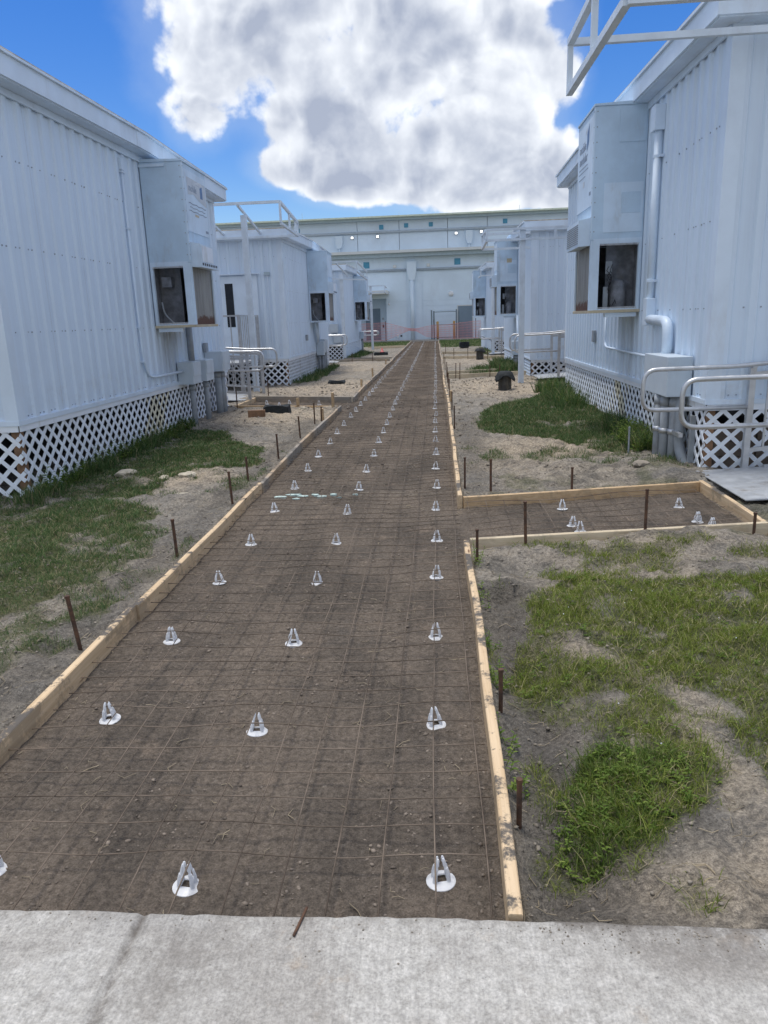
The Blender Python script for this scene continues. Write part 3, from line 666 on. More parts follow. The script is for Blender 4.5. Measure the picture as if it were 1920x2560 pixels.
def module(label, X, s, y0, y1, zs, zt, length=11.0, near=True, skirt_end='lattice', skirt_near='lattice', slat_parts=True, stain=None, stain_fn=None, ridge=0.07, near_len=3.2, seam=True, post=False):
    """double-wide portable: end wall on plane X facing s, from y0 to y1; floor zs, eave zt"""
    ym = (y0+y1)/2
    root = thing('portable_classroom', label, 'classroom', (X, ym, float(gz(ym))+0.05))
    xi = X - s*length; ow = (s, 0)
    mb = MB(); mb.box(X-s*0.02, xi, y0+0.02, y1-0.02, zs+0.01, zt-0.002); mb.build('wall', 'wall_core', root)
    if s > 0: siding_wall(root, (X, y0), (X, y1), ow, zs, zt, stain)
    else: siding_wall(root, (X, y1), (X, y0), ow, zs, zt, stain)
    screws(root, (X, y0), (X, y1), ow, (zs+0.04, 1.70, 2.49, 3.29))
    if near:
        xe = X - s*near_len
        if s > 0: siding_wall(root, (xe, y0), (X, y0), (0, -1), zs, zt)
        else: siding_wall(root, (X, y0), (xe, y0), (0, -1), zs, zt)
        screws(root, (X, y0), (xe, y0), (0, -1), (zs+0.05, 1.70, 2.49, 3.29))
    # corner trims
    for yc, sy in ((y0, -1), (y1, 1)):
        mb = MB(); mb.box(X-s*0.11, X+s*0.026, yc, yc+sy*0.026, zs-0.02, zt); mb.box(X, X+s*0.0262, yc-sy*0.10, yc, zs-0.02, zt)
        mb.build('corner_trim', 'trim', root)
    # base flashing
    mb = MB(); mb.box(X, X+s*0.03, y0, y1, zs-0.035, zs+0.012); mb.build('base_flashing', 'trim', root)
    if near:
        mb = MB(); mb.box(X-s*near_len, X+s*0.029, y0-0.030, y0-0.001, zs-0.036, zs+0.011); mb.build('base_flashing', 'trim', root)
    # eave soffit, fascia in two boards with ridge
    ov = 0.20; fh = 0.205
    yA, yB = y0-ov, y1+ov
    def zr(y): return ridge*(1-abs(y-ym)/((y1-y0)/2+ov))
    for i, (p, q) in enumerate(((yA, ym-0.33), (ym-0.33, ym+0.12), (ym+0.12, yB))):
        mb = MB(); t = 0.026 + (0.006 if i == 1 else 0); xo = X+s*ov
        mb.prism([(xo, p, zt+zr(p)), (xo, q, zt+zr(q)), (xo, q, zt+fh+zr(q)), (xo, p, zt+fh+zr(p))], (s*t, 0, 0))
        mb.build('fascia' if i != 1 else 'ridge_plate', 'trim', root)
    mb = MB()
    for (p, q) in ((yA, ym), (ym, yB)):
        mb.prism([(X-s*0.01, p, zt+zr(p)-0.012), (X-s*0.01, q, zt+zr(q)-0.012), (X-s*0.01, q, zt+zr(q)+0.012), (X-s*0.01, p, zt+zr(p)+0.012)], (s*(ov+0.01), 0, 0))
    mb.build('soffit', 'trim', root)
    mb = MB()                                     # frieze trim under the soffit
    for (p, q) in ((y0, ym), (ym, y1)):
        mb.prism([(X+s*0.022, p, zt-0.07+zr(p)*0.6), (X+s*0.022, q, zt-0.07+zr(q)*0.6), (X+s*0.022, q, zt+zr(q)-0.013), (X+s*0.022, p, zt+zr(p)-0.013)], (s*0.024, 0, 0))
    mb.build('frieze', 'trim', root)
    mb = MB(); mb.box(xi, X+s*(ov+0.027), yA-0.027, yA, zt, zt+fh); mb.build('fascia', 'trim', root)
    mb = MB(); mb.box(xi, X-s*0.012, yA+0.001, y0, zt-0.012, zt+0.012); mb.build('soffit', 'trim', root)
    # roof sheet and drip edge
    mb = MB(); pr = []
    for (p, q) in ((yA-0.03, ym), (ym, yB+0.03)):
        mb.prism([(X+s*(ov+0.045), p, zt+fh+zr(max(yA,min(yB,p)))), (X+s*(ov+0.045), q, zt+fh+zr(max(yA,min(yB,q)))), (X+s*(ov+0.045), q, zt+fh+0.022+zr(max(yA,min(yB,q)))), (X+s*(ov+0.045), p, zt+fh+0.022+zr(max(yA,min(yB,p))))], (-s*(length+ov), 0, 0))
    mb.build('roof', 'roof', root)
    mb = MB()
    for (p, q) in ((yA-0.03, ym), (ym, yB+0.03)):
        mb.bar((X+s*(ov+0.040), p, zt+fh-0.006+zr(max(yA,min(yB,p)))), (X+s*(ov+0.040), q, zt+fh-0.006+zr(max(yA,min(yB,q)))), 0.03, 0.022)
    mb.build('drip_edge', 'trim', root)
    # underfloor: near-black box painting in the shade behind the skirt, piers
    mb = MB(); mb.box(X-s*0.9, xi, y0+0.7, y1-0.5, -0.05, zs); mb.build('underfloor_shade_box', 'dark', root)
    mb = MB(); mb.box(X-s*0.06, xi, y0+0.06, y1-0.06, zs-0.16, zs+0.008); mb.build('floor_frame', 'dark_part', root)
    zf = lambda x, y: H1(x, y)-0.05
    if skirt_end == 'lattice': lattice(root, (X, y0), (X, y1), ow, zf, zs-0.035, individual=slat_parts, stain_fn=stain_fn)
    else: corrugated_skirt(root, (X, y0), (X, y1), ow, float(gz(ym))-0.05, zs-0.035)
    xe = X - s*near_len
    if near:
        if skirt_near == 'lattice': lattice(root, (X, y0), (xe, y0), (0, -1), zf, zs-0.035, individual=slat_parts)
        else: corrugated_skirt(root, (X, y0), (xe, y0), (0, -1), float(gz(y0))-0.05, zs-0.035)
        mb = MB(); mb.box(X-s*0.09, X-s*0.012, y0+0.012, y0+0.09, -0.05, zs-0.02); mb.build('corner_post', 'brown_post', root)
    # far end and far side skirts
    mb = MB(); mb.box(X-s*0.02, xi, y1-0.03, y1-0.01, -0.05, zs-0.01); mb.build('rear_skirt', 'wall_core', root)
    if post:
        for k in range(4):
            for r in range(4):
                mb = MB(); mb.box(X-s*(0.16+0.41*k), X-s*(0.555+0.41*k), y0+0.16, y0+0.36, -0.05+0.155*r, 0.10+0.155*r); mb.build('pier_block', 'block', root, bevel=0.006)
    return root

def under_ac(yc, z_top=1.68):
    def f(x, y, z): return max(0.0, 1-abs(y-yc)/0.55)*(0.75 if z < z_top+0.1 else 0)*(0.35+0.65*(z > 1.05)) if z > 0.9 else 0.0
    return f
A = module('near left white portable classroom with ribbed siding and tall white lattice skirt', -4.0, 1, 6.82, 14.12, 0.87, 3.90, stain=under_ac(11.1), stain_fn=lambda p: 9.9 < p.y < 11.0 and random.random() < 0.4)
B = module('near right white portable classroom beside the handrail loops and ramp plate', 2.6, -1, 7.36, 15.36, 0.84, 4.05, stain=under_ac(10.4), stain_fn=lambda p: 10.6 < p.y < 11.4 and random.random() < 0.5, post=True)
A2 = module('second left white portable classroom with a slit window door under awning frame', -3.72, 1, 18.85, 26.15, 0.86, 3.69, slat_parts=True)
A3 = module('farthest left white portable classroom with horizontally corrugated skirt', -3.72, 1, 30.75, 38.05, 0.80, 3.66, skirt_end='corr', slat_parts=False)
B2 = module('second right white portable classroom with corrugated end skirt and lattice front', 2.4, -1, 19.3, 26.6, 0.62, 3.66, skirt_end='corr', slat_parts=True)
B3 = module('farthest right white portable classroom near the far grey gate', 2.4, -1, 32.8, 40.1, 0.75, 3.66, skirt_end='corr', slat_parts=False)

# door on the second left classroom
def classroom_door(root):
    y = 18.85-0.026
    mb = MB(); mb.box(-5.36, -4.36, y-0.012, y, 0.87, 2.86); d = mb.build('door', 'trim', root)
    mb = MB(); mb.box(-5.18, -4.98, y-0.018, y-0.011, 1.65, 2.69); mb.build('door_window', 'glass', d)
    mb = MB(); mb.box(-5.42, -4.30, y-0.09, y, 2.89, 2.915); mb.build('drip_cap', 'trim', root)
    mb = MB(); mb.box(-4.17, -4.03, y-0.05, y, 2.86, 2.93); mb.build('door_lamp', 'eave', root)
    mb = MB(); mb.tube([(-4.1, y-0.01, 2.86), (-4.08, y-0.01, 1.2)], 0.012, 6); mb.build('door_conduit', 'trim', root)
classroom_door(A2)

# ---------------------------------------------------------------- wall air conditioners
def text_mesh(body, size, at, right, up, mat, parent, name='lettering', bold=0.0):
    cu = bpy.data.curves.new('lettering', 'FONT'); cu.body = body; cu.size = size; cu.extrude = 0.0008; cu.offset = bold; cu.resolution_u = 3
    to = bpy.data.objects.new('lettering_tmp', cu); COL.objects.link(to)
    dg = bpy.context.evaluated_depsgraph_get(); me = bpy.data.meshes.new_from_object(to.evaluated_get(dg))
    COL.objects.unlink(to); bpy.data.objects.remove(to); bpy.data.curves.remove(cu)
    R_, U = Vector(right), Vector(up); N = R_.cross(U); org = parent_org(parent); p = Vector(at)
    mt = Matrix(((R_.x, U.x, N.x, 0), (R_.y, U.y, N.y, 0), (R_.z, U.z, N.z, 0), (0,0,0,1)))
    me.transform(Matrix.Translation(p-org) @ mt); me.materials.clear(); me.materials.append(M[mat]); me.name = name
    o = bpy.data.objects.new(name, me); COL.objects.link(o); o.parent = parent
    return o
def comb(mb, fixed, axis, a, b, z, s, down):
    n = 34
    for i in range(n):
        u = a+(b-a)*(i+0.5)/n
        mb.box(u-0.0035, u+0.0035, fixed-0.003, fixed+0.001, z, z+(-0.022 if down else 0.022))
def ac_unit(label, X, s, y0, w, zt, depth=0.61, detail=True, decal=None, tan=False, solidface=False):
    zb = 1.69; y1 = y0+w; xf = X+s*depth; zm = 2.56
    root = thing('wall_air_conditioner', label, 'air conditioner', (X, y0+w/2, zb), 'air conditioners on the end walls')
    mb = MB(); mb.box(X+s*0.028, xf, y0, y1, zm, zt-0.035); cab = mb.build('cabinet', 'metal_paint', root, bevel=0.006)
    mb = MB(); mb.prism([(X+s*0.028, y0-0.012, zt-0.035), (xf+s*0.015, y0-0.012, zt-0.035), (xf+s*0.015, y0-0.012, zt-0.012), (X+s*0.028, y0-0.012, zt+0.01)], (0, w+0.024, 0)); mb.build('top_cover', 'metal_paint', root)
    # lower compressor bay
    t = 0.045
    for (xa, ya) in ((X+s*0.03, y0), (xf-s*t, y0), (X+s*0.03, y1-t), (xf-s*t, y1-t)):
        mb = MB(); mb.box(xa, xa+s*t, ya, ya+t, zb+0.035, zm-0.001); mb.build('bay_post', 'metal_paint2', root)
    mb = MB(); mb.box(X+s*0.025, xf+s*0.012, y0-0.014, y1+0.01, zb, zb+0.035); mb.build('base_pan', 'label_tan' if tan else 'metal_paint2', root, bevel=0.004)
    mb = MB(); mb.box(X+s*0.034, X+s*0.05, y0+t, y1-t, zb+0.036, zm-0.002); mb.box(X+s*0.05, xf-s*0.05, y1-0.03, y1-0.015, zb+0.036, zm-0.002); mb.build('bay_liner', 'bay', root)
    mb = MB(); mb.box(X+s*0.05, xf-s*0.25, y0+0.30, y0+0.33, zb+0.04, zm-0.01); mb.build('bay_divider', 'bay', root)
    # near opening frame with comb edge
    fx0, fx1 = X+s*0.07, xf-s*0.10
    mb = MB(); yy = y0-0.008
    mb.box(fx0-s*0.03, fx0, yy, y0+0.004, zb+0.036, zm+0.02); mb.box(fx1, fx1+s*0.075, yy, y0-0.0015, zb+0.036, zm+0.02); mb.box(fx0, fx1, yy, y0+0.004, zm-0.04, zm+0.02); mb.box(fx0, fx1, yy, y0+0.004, zb+0.036, zb+0.05)
    mb.build('opening_frame', 'metal_paint2', root)
    if detail:
        mb = MB(); comb(mb, y0-0.004, 'x', min(fx0,fx1), max(fx0,fx1), zm-0.04, s, True); comb(mb, y0-0.004, 'x', min(fx0,fx1), max(fx0,fx1), zb+0.05, s, False)
        tag(mb.build('comb_edge', 'plastic', root, fixn=False), kind='stuff')
    # machinery inside
    if s > 0:
        mb = MB(); mb.tube(rounded([(fx0+s*0.05, y0+0.10, zb+0.36), (fx0+s*0.07, y0+0.09, zb+0.20), (fx0+s*0.22, y0+0.08, zb+0.045)], 0.18, 6), 0.012, 7); mb.build('drain_hose', 'conduit', root, smooth=True)
        mb = MB(); mb.box(fx0+s*0.06, fx0+s*0.20, y0+0.14, y0+0.26, zb+0.56, zb+0.70); mb.build('capacitor', 'bay', root)
    else:
        mb = MB(); mb.lathe([(0.001, 0), (0.09, 0.0), (0.10, 0.05), (0.10, 0.30), (0.07, 0.36), (0.001, 0.37)], (X+s*0.26, y0+0.22, zb+0.04), 14); mb.build('compressor', 'bay', root, smooth=True)
        mb = MB(); mb.box(X+s*0.36, X+s*0.44, y0+0.12, y0+0.13, zb+0.48, zb+0.63); mb.build('wiring_card', 'conduit', root)
        mb = MB(); mb.box(X+s*0.40, X+s*0.46, y0+0.12, y0+0.13, zb+0.05, zb+0.32); mb.build('wiring_card', 'conduit', root)
        mb = MB()
        for k in range(7):
            a = Vector((X+s*(0.36+0.02*random.random()), y0+0.10, zb+0.05+0.55*random.random())); pts = [a]
            for j in range(5): pts.append(pts[-1]+Vector((s*random.uniform(-0.03,0.035), random.uniform(-.01,.01), random.uniform(-0.07,0.07))))
            for q in pts: q.z = min(max(q.z, zb+0.05), zm-0.06)
            mb.tube(pts, 0.004, 5)
        tag(mb.build('wiring', 'dark', root, fixn=False), kind='stuff')
    # front coil screen, recessed
    mb = MB(); mb.box(xf-s*0.03, xf-s*0.02, y0+0.075, y1-0.055, zb+0.036, zm-0.03); mb.build('coil_screen', coil_mat_, root)
    mb = MB()
    mb.box(xf-s*0.012, xf+s*0.006, y0+0.045, y0+0.075, zb+0.036, zm); mb.box(xf-s*0.012, xf+s*0.006, y1-0.055, y1-0.025, zb+0.036, zm); mb.build('screen_frame', 'metal_paint2', root)
    # ventilation hood on the front
    h0, h1, ya, yb = zm-0.05, zm+0.28, y0+0.06, y1-0.16; px = 0.15
    mb = MB(); mb.prism([(xf, ya, h0), (xf+s*px, ya, h0-0.01), (xf+s*px, ya, h1-0.03), (xf, ya, h1)], (0, yb-ya, 0)); hood = mb.build('vent_hood', 'metal_paint2', root)
    if s < 0:
        for k in range(10):
            z = h0+0.03+0.024*k; mb = MB(); mb.box(xf+s*(px+0.001), xf+s*(px+0.006), ya+0.04, yb-0.04, z, z+0.012); mb.build('louver', 'conduit', hood)
    else:
        mb = MB(); mb.box(xf+s*(px+0.001), xf+s*(px+0.004), ya+0.05, yb-0.28, h0+0.07, h1-0.05); mb.build('notice', 'vinyl', hood)
        for k in range(8): mb = MB(); u = ya+0.04+(yb-ya-0.1)*k/8; mb.box(xf+s*(px+0.001), xf+s*(px+0.003), u, u+0.05, h0+0.018, h0+0.05); mb.build('vent_slot', 'dark_part', hood)
    # front service panels
    mb = MB(); mb.box(xf+s*0.0005, xf+s*0.009, y0+0.06, y1-0.05, zm+0.42, zt-0.11); fp = mb.build('front_panel', 'metal_paint2', root, bevel=0.003)
    mb = MB(); mb.box(xf, xf+s*0.010, y0+0.005, y0+0.035, zm+0.01, zt-0.04); mb.build('edge_strip', 'metal_paint2', root)
    # near-side access panels
    if detail:
        def xx(f): return X+s*f
        if s < 0:
            mb = MB(); mb.box(xx(0.05), xx(0.36), y0-0.008, y0+0.001, zt-0.44, zt-0.08); mb.build('access_panel', 'metal_paint', root)
            mb = MB(); mb.box(xx(0.05), xx(0.52), y0-0.008, y0+0.001, zm+0.09, zm+0.66); ap = mb.build('access_panel', 'metal_paint2', root)
            mb = MB(); mb.box(xx(0.08), xx(0.31), y0-0.014, y0-0.007, zm+0.31, zm+0.55); mb.build('breaker_cover', 'metal_paint', ap, bevel=0.003)
        else:
            mb = MB(); mb.box(xx(0.03), xx(0.38), y0-0.022, y0+0.001, zt-0.095, zt-0.06); mb.build('side_bracket', 'metal_paint2', root)
        mb = MB()
        for k in range(9):
            z = zm+0.1+(zt-zm-0.2)*k/8; mb.box(xf-s*0.03, xf-s*0.018, y0-0.004, y0+0.001, z, z+0.012); mb.box(xf, xf+s*0.013, y0+0.015, y0+0.027, z, z+0.012)
        tag(mb.build('screws', 'conduit', root, fixn=False), kind='stuff')
        mb = MB(); mb.box(X+s*0.06, xf-s*0.20, y0+0.02, y0+0.10, zb-0.055, zb-0.002); mb.build('support_rail', 'trim', root)
    return root, fp, xf
coil_mat_ = coil_mat()
acA, fpA, xfA = ac_unit('grey wall air conditioner on near left classroom with peeling front decal', -4.0, 1, 10.63, 1.07, 3.90, tan=True)
acB, fpB, xfB = ac_unit('grey wall air conditioner on near right classroom with open wiring bay', 2.6, -1, 9.89, 1.08, 4.11, depth=0.65, tan=True)
acA2, f_, _ = ac_unit('grey wall air conditioner on the second left classroom', -3.72, 1, 22.4, 1.08, 3.70, detail=False)
acA3, f_, _ = ac_unit('grey wall air conditioner on the farthest left classroom', -3.72, 1, 35.0, 1.08, 3.66, detail=False)
acB2, fp2, xf2 = ac_unit('grey wall air conditioner on the second right classroom with tan label', 2.4, -1, 22.4, 1.08, 3.80, detail=True)
acB3, f_, _ = ac_unit('grey wall air conditioner on the farthest right classroom', 2.4, -1, 36.1, 1.08, 3.76, detail=False)
def decals():
    # near right unit: two words, a folded blue mark and rules of small print
    x = xfB-0.0105; R_ = (0,-1,0); U = (0,0,1)
    y = 9.89+0.90
    text_mesh('mobile', 0.155, (x, y, 3.70), R_, U, 'ink_grey', fpB, bold=0.002); text_mesh('modular', 0.155, (x, y, 3.56), R_, U, 'ink_grey', fpB, bold=0.002)
    mb = MB(); mb.prism([(x, 10.32, 3.66), (x, 10.20, 3.76), (x, 10.20, 3.96), (x, 10.32, 3.86)], (-0.001, 0, 0)); mb.build('logo_mark', 'ink_blue', fpB)
    mb = MB(); mb.prism([(x, 10.40, 3.86), (x, 10.325, 3.90), (x, 10.325, 3.94), (x, 10.40, 3.90)], (-0.001, 0, 0)); mb.build('logo_mark', 'paper', fpB)
    for k, (z, a) in enumerate(((3.50, 0.55), (3.45, 0.6), (3.38, 0.42))):
        mb = MB(); mb.box(x, x-0.0008, 10.80-a, 10.80, z, z+0.012); mb.build('print_rule', 'ink_grey', fpB)
    mb = MB(); mb.box(x, x-0.001, 10.42, 10.52, 3.26, 3.33); mb.build('rating_label', 'paper', fpB)
    mb = MB(); mb.box(x, x-0.001, 10.0, 10.10, 3.11, 3.15); mb.build('rating_label', 'ink_grey', fpB)
    # near left unit: plate with worn word, mark and torn strips
    x = xfA+0.0105; R_ = (0,1,0)
    mb = MB(); mb.prism([(x, 10.78, 3.70), (x, 11.62, 3.70), (x, 11.64, 3.40), (x, 11.3, 3.44), (x, 11.05, 3.50), (x, 10.80, 3.47)], (0.0008, 0, 0)); mb.build('torn_decal', 'paper', fpA)
    text_mesh('mobile', 0.13, (x+0.001, 10.84, 3.53), R_, U, 'ink_grey', fpA, bold=0.002)
    mb = MB(); mb.prism([(x+0.001, 11.36, 3.49), (x+0.001, 11.47, 3.49), (x+0.001, 11.47, 3.66), (x+0.001, 11.36, 3.63)], (0.001, 0, 0)); mb.build('logo_mark', 'ink_blue', fpA)
    mb = MB(); mb.prism([(x+0.001, 11.14, 3.66), (x+0.001, 11.30, 3.70), (x+0.001, 11.47, 3.69), (x+0.001, 11.47, 3.66), (x+0.001, 11.30, 3.65)], (0.001, 0, 0)); mb.build('logo_mark', 'plastic', fpA)
    for (ya, yb, z, h, m) in ((10.80, 11.60, 3.36, 0.013, 'ink_grey'), (10.84, 11.55, 3.31, 0.010, 'ink_grey'), (10.80, 11.60, 3.26, 0.012, 'ink_grey'), (11.05, 11.22, 3.21, 0.03, 'label_tan'), (11.50, 11.63, 3.03, 0.035, 'ink_grey')):
        mb = MB(); n = 9; top = [(x, ya+(yb-ya)*i/n, z+h+0.007*math.sin(i*2.1)*(h < 0.02)) for i in range(n+1)]; bot = [(x, ya+(yb-ya)*i/n, z+0.007*math.sin(i*2.1)*(h < 0.02)) for i in range(n+1)]
        mb.prism(bot+top[::-1], (0.0008, 0, 0)); mb.build('print_rule' if h < 0.02 else 'rating_label', m, fpA)
    # tan label on the second right unit (side face)
    mb = MB(); mb.box(2.4-0.20, 2.4-0.34, 22.385, 22.39, 3.16, 3.27); mb.build('rating_label', 'label_tan', acB2)
decals()

# ---------------------------------------------------------------- conduits and electrical boxes
def ebox(label, x0, x1, y0, y1, z0, z1, pipes=(), name='electrical_box', lid=True, group='electrical boxes on the left classrooms', extra=None):
    root = thing(name, label, 'electrical box', ((x0+x1)/2, (y0+y1)/2, z0), group)
    mb = MB(); mb.box(x0, x1, y0, y1, z0, z1); mb.build('box_body', 'box_paint', root, bevel=0.006)
    if lid:
        xo = x1 if abs(x1) < abs(x0) else x0; s = 1 if xo == x1 else -1
        if x0 < 0: xo, s = max(x0, x1), 1
        else: xo, s = min(x0, x1), -1
        mb = MB(); mb.box(xo, xo+s*0.012, y0+0.01, y1-0.01, z0+0.12 if z1-z0 > 0.28 else z0+0.01, z1-0.01); mb.build('box_cover', 'box_paint', root, bevel=0.004)
    for (px, py, r) in pipes:
        mb = MB(); mb.tube([(px, py, z0+0.001), (px+0.004, py, (z0+0.1)/2), (px, py-0.01, -0.05)], r, 12); p = mb.build('conduit_pipe', 'conduit', root, smooth=True)
        mb = MB(); mb.tube([(px, py, z0-0.11), (px, py, z0-0.03)], r+0.006, 12); mb.build('coupling', 'conduit', p, smooth=True)
    return root
ebox('small electrical box nearest the left classroom air conditioner, on one pipe', -3.98, -3.74, 11.36, 11.76, 0.83, 1.17, [(-3.86, 11.62, 0.045)])
ebox('middle electrical box of three on the near left classroom', -3.98, -3.72, 11.98, 12.40, 0.83, 1.17, [(-3.82, 12.22, 0.045)])
ebox('electrical box at the far corner of the near left classroom, on two pipes', -3.98, -3.68, 12.80, 13.28, 0.93, 1.27, [(-3.84, 12.98, 0.06), (-3.80, 13.10, 0.06)])
bb = ebox('large white electrical box on near right classroom above four grey pipes', 2.575, 2.33, 7.76, 8.62, 0.84, 1.24, [(2.38, 8.14, 0.052), (2.40, 7.98, 0.052), (2.46, 7.88, 0.050)], group='electrical boxes on the right classrooms', lid=False)
mb = MB(); mb.tube(rounded([(2.50, 7.84, 0.838), (2.50, 7.82, 0.50), (2.50, 7.81, 0.30), (2.56, 7.66, 0.08), (2.58, 7.6, 0.02)], 0.15, 6), 0.05, 12); mb.build('conduit_pipe', 'conduit', bb, smooth=True)
mb = MB(); mb.box(2.55, 2.60, 7.62, 7.67, -0.02, 0.66); mb.build('strut_channel', 'conduit', bb)
mb = MB(); mb.box(2.43, 2.47, 7.60, 8.25, 0.45, 0.49); mb.build('strut_channel', 'alu', bb)
for (px, py) in ((2.38, 8.14), (2.40, 7.98), (2.46, 7.88)):
    mb = MB(); mb.tube([(px, py, 0.445), (px, py, 0.495)], 0.060, 12); mb.build('pipe_clamp', 'alu', bb, smooth=True)
def wall_pipes():
    # big painted conduit on the near right wall
    r = thing('wall_conduit', 'thick white conduit climbing near right classroom wall from the electrical box', 'conduit', (2.55, 9.27, 1.57))
    mb = MB(); mb.tube(rounded([(2.52, 8.47, 1.24), (2.52, 8.47, 1.58), (2.52, 9.22, 1.60)], 0.22, 8), 0.055, 14); mb.build('elbow_pipe', 'trim', r, smooth=True)
    mb = MB(); mb.box(2.575, 2.47, 9.18, 9.34, 1.53, 1.84); mb.build('junction_box', 'trim', r, bevel=0.008)
    mb = MB(); mb.tube([(2.53, 9.27, 1.84), (2.53, 9.27, 3.64)], 0.045, 14); mb.build('riser_pipe', 'trim', r, smooth=True)
    mb = MB(); mb.box(2.575, 2.46, 9.20, 9.38, 3.64, 3.90); mb.build('top_box', 'trim', r, bevel=0.006)
    for z in (3.36, 2.02):
        mb = MB(); mb.tube([(2.53, 9.27, z), (2.53, 9.27, z+0.03)], 0.055, 12); mb.box(2.575, 2.53, 9.18, 9.36, z, z+0.028); mb.build('pipe_strap', 'trim', r)
    mb = MB(); mb.tube(rounded([(2.565, 11.72, 1.68), (2.565, 11.72, 1.22), (2.555, 11.55, 1.19), (2.50, 8.64, 1.17)], 0.12, 6), 0.016, 10)
    o = mb.build('thin_conduit', 'trim', org=(2.565, 11.7, 1.2), smooth=True); tag(o, 'thin white conduit bending low along the near right classroom wall', 'conduit')
    mb = MB(); mb.box(2.575, 2.53, 12.42, 12.56, 1.24, 1.42); o = mb.build('outlet_box', 'conduit', org=(2.57, 12.5, 1.24), bevel=0.006); tag(o, 'small grey outlet box low on the near right classroom wall', 'outlet box')
    # left thin conduit
    r = thing('wall_conduit', 'thin white conduit running down near left classroom wall beside air conditioner', 'conduit', (-3.965, 10.0, 1.05))
    mb = MB(); mb.tube(rounded([(-3.965, 9.99, 3.66), (-3.965, 10.0, 1.30), (-3.96, 10.14, 1.04), (-3.93, 10.36, 1.03), (-3.88, 11.36, 1.04)], 0.16, 6), 0.017, 10); mb.build('pipe', 'trim', r, smooth=True)
    mb = MB(); mb.box(-3.98, -3.94, 9.95, 10.03, 3.66, 3.80); mb.build('top_box', 'trim', r)
    for z in (3.63, 2.95, 1.70, 1.25):
        mb = MB(); mb.box(-3.985, -3.945, 9.96, 10.07, z, z+0.022); mb.build('pipe_strap', 'trim', r)
    mb = MB(); mb.tube([(-3.93, 11.95, 1.69), (-3.93, 11.95, 1.17)], 0.05, 12); o = mb.build('drain_pipe', 'conduit', org=(-3.93, 11.95, 1.17), smooth=True); tag(o, 'grey vertical pipe dropping from left air conditioner to the electrical boxes', 'pipe')
    mb = MB(); mb.box(-3.98, -3.93, 12.76, 12.90, 1.26, 1.42); o = mb.build('outlet_box', 'conduit', org=(-3.97, 12.8, 1.26), bevel=0.006); tag(o, 'small grey outlet box on near left classroom wall near its far corner', 'outlet box')
    # second left: two fat pipes and boxes
    for i, (y, a, b) in enumerate(((23.30, 0.70, 1.12), (23.62, 0.76, 1.18), (24.0, 0.80, 1.16))):
        ebox(f'{ordinal(i+1)} electrical box from camera on the second left classroom', -3.69, -3.47, y, y+0.26, a, b, [(-3.62, y+0.08, 0.04), (-3.54, y+0.20, 0.04)])
    for i, y in enumerate((22.92, 23.2)):
        mb = MB(); mb.tube([(-3.62, y, 1.69), (-3.62, y+0.2, 1.1)], 0.05, 12); o = mb.build('drain_pipe', 'trim', org=(-3.62, y, 1.1), smooth=True)
        tag(o, f'{["left","right"][i]} one of two pipes under second left air conditioner', 'pipe')
    mb = MB(); mb.box(-3.69, -3.64, 21.45, 21.62, 1.20, 1.36); o = mb.build('outlet_box', 'conduit', org=(-3.68, 21.5, 1.2)); tag(o, 'small grey outlet box on the second left classroom wall', 'outlet box')
    # third left
    ebox('upper white cabinet on the front wall of the farthest left classroom', -4.26, -3.92, 30.52, 30.72, 1.26, 1.60, lid=False)
    ebox('lower white cabinet on the front wall of the farthest left classroom', -4.12, -3.80, 30.52, 30.72, 0.86, 1.21, lid=False)
    ebox('small electrical box at the far end of the farthest left classroom', -3.69, -3.5, 36.9, 37.2, 0.84, 1.18, [(-3.58, 37.05, 0.05)])
    # second right
    ebox('grey electrical box low on the second right classroom above two pipes', 2.375, 2.15, 21.4, 21.75, 0.62, 1.00, [(2.26, 21.47, 0.04), (2.24, 21.66, 0.04)], group='electrical boxes on the right classrooms')
    mb = MB(); mb.tube([(2.35, 22.2, 1.69), (2.33, 21.8, 1.0)], 0.03, 10); o = mb.build('drain_pipe', 'trim', org=(2.35, 22, 1.0), smooth=True); tag(o, 'white pipe under the second right air conditioner', 'pipe')
    mb = MB(); mb.lathe([(0.001,0),(0.05,0),(0.05,0.03),(0.001,0.03)], (0,0,0), 14); mb.v = [(2.375-z, 20.9+x*0.9, 1.32+y*1.5) for x, y, z in mb.v]; o = mb.build('wall_vent', 'conduit', org=(2.37, 20.9, 1.32)); tag(o, 'small oval grey vent on the second right classroom', 'vent')
wall_pipes()

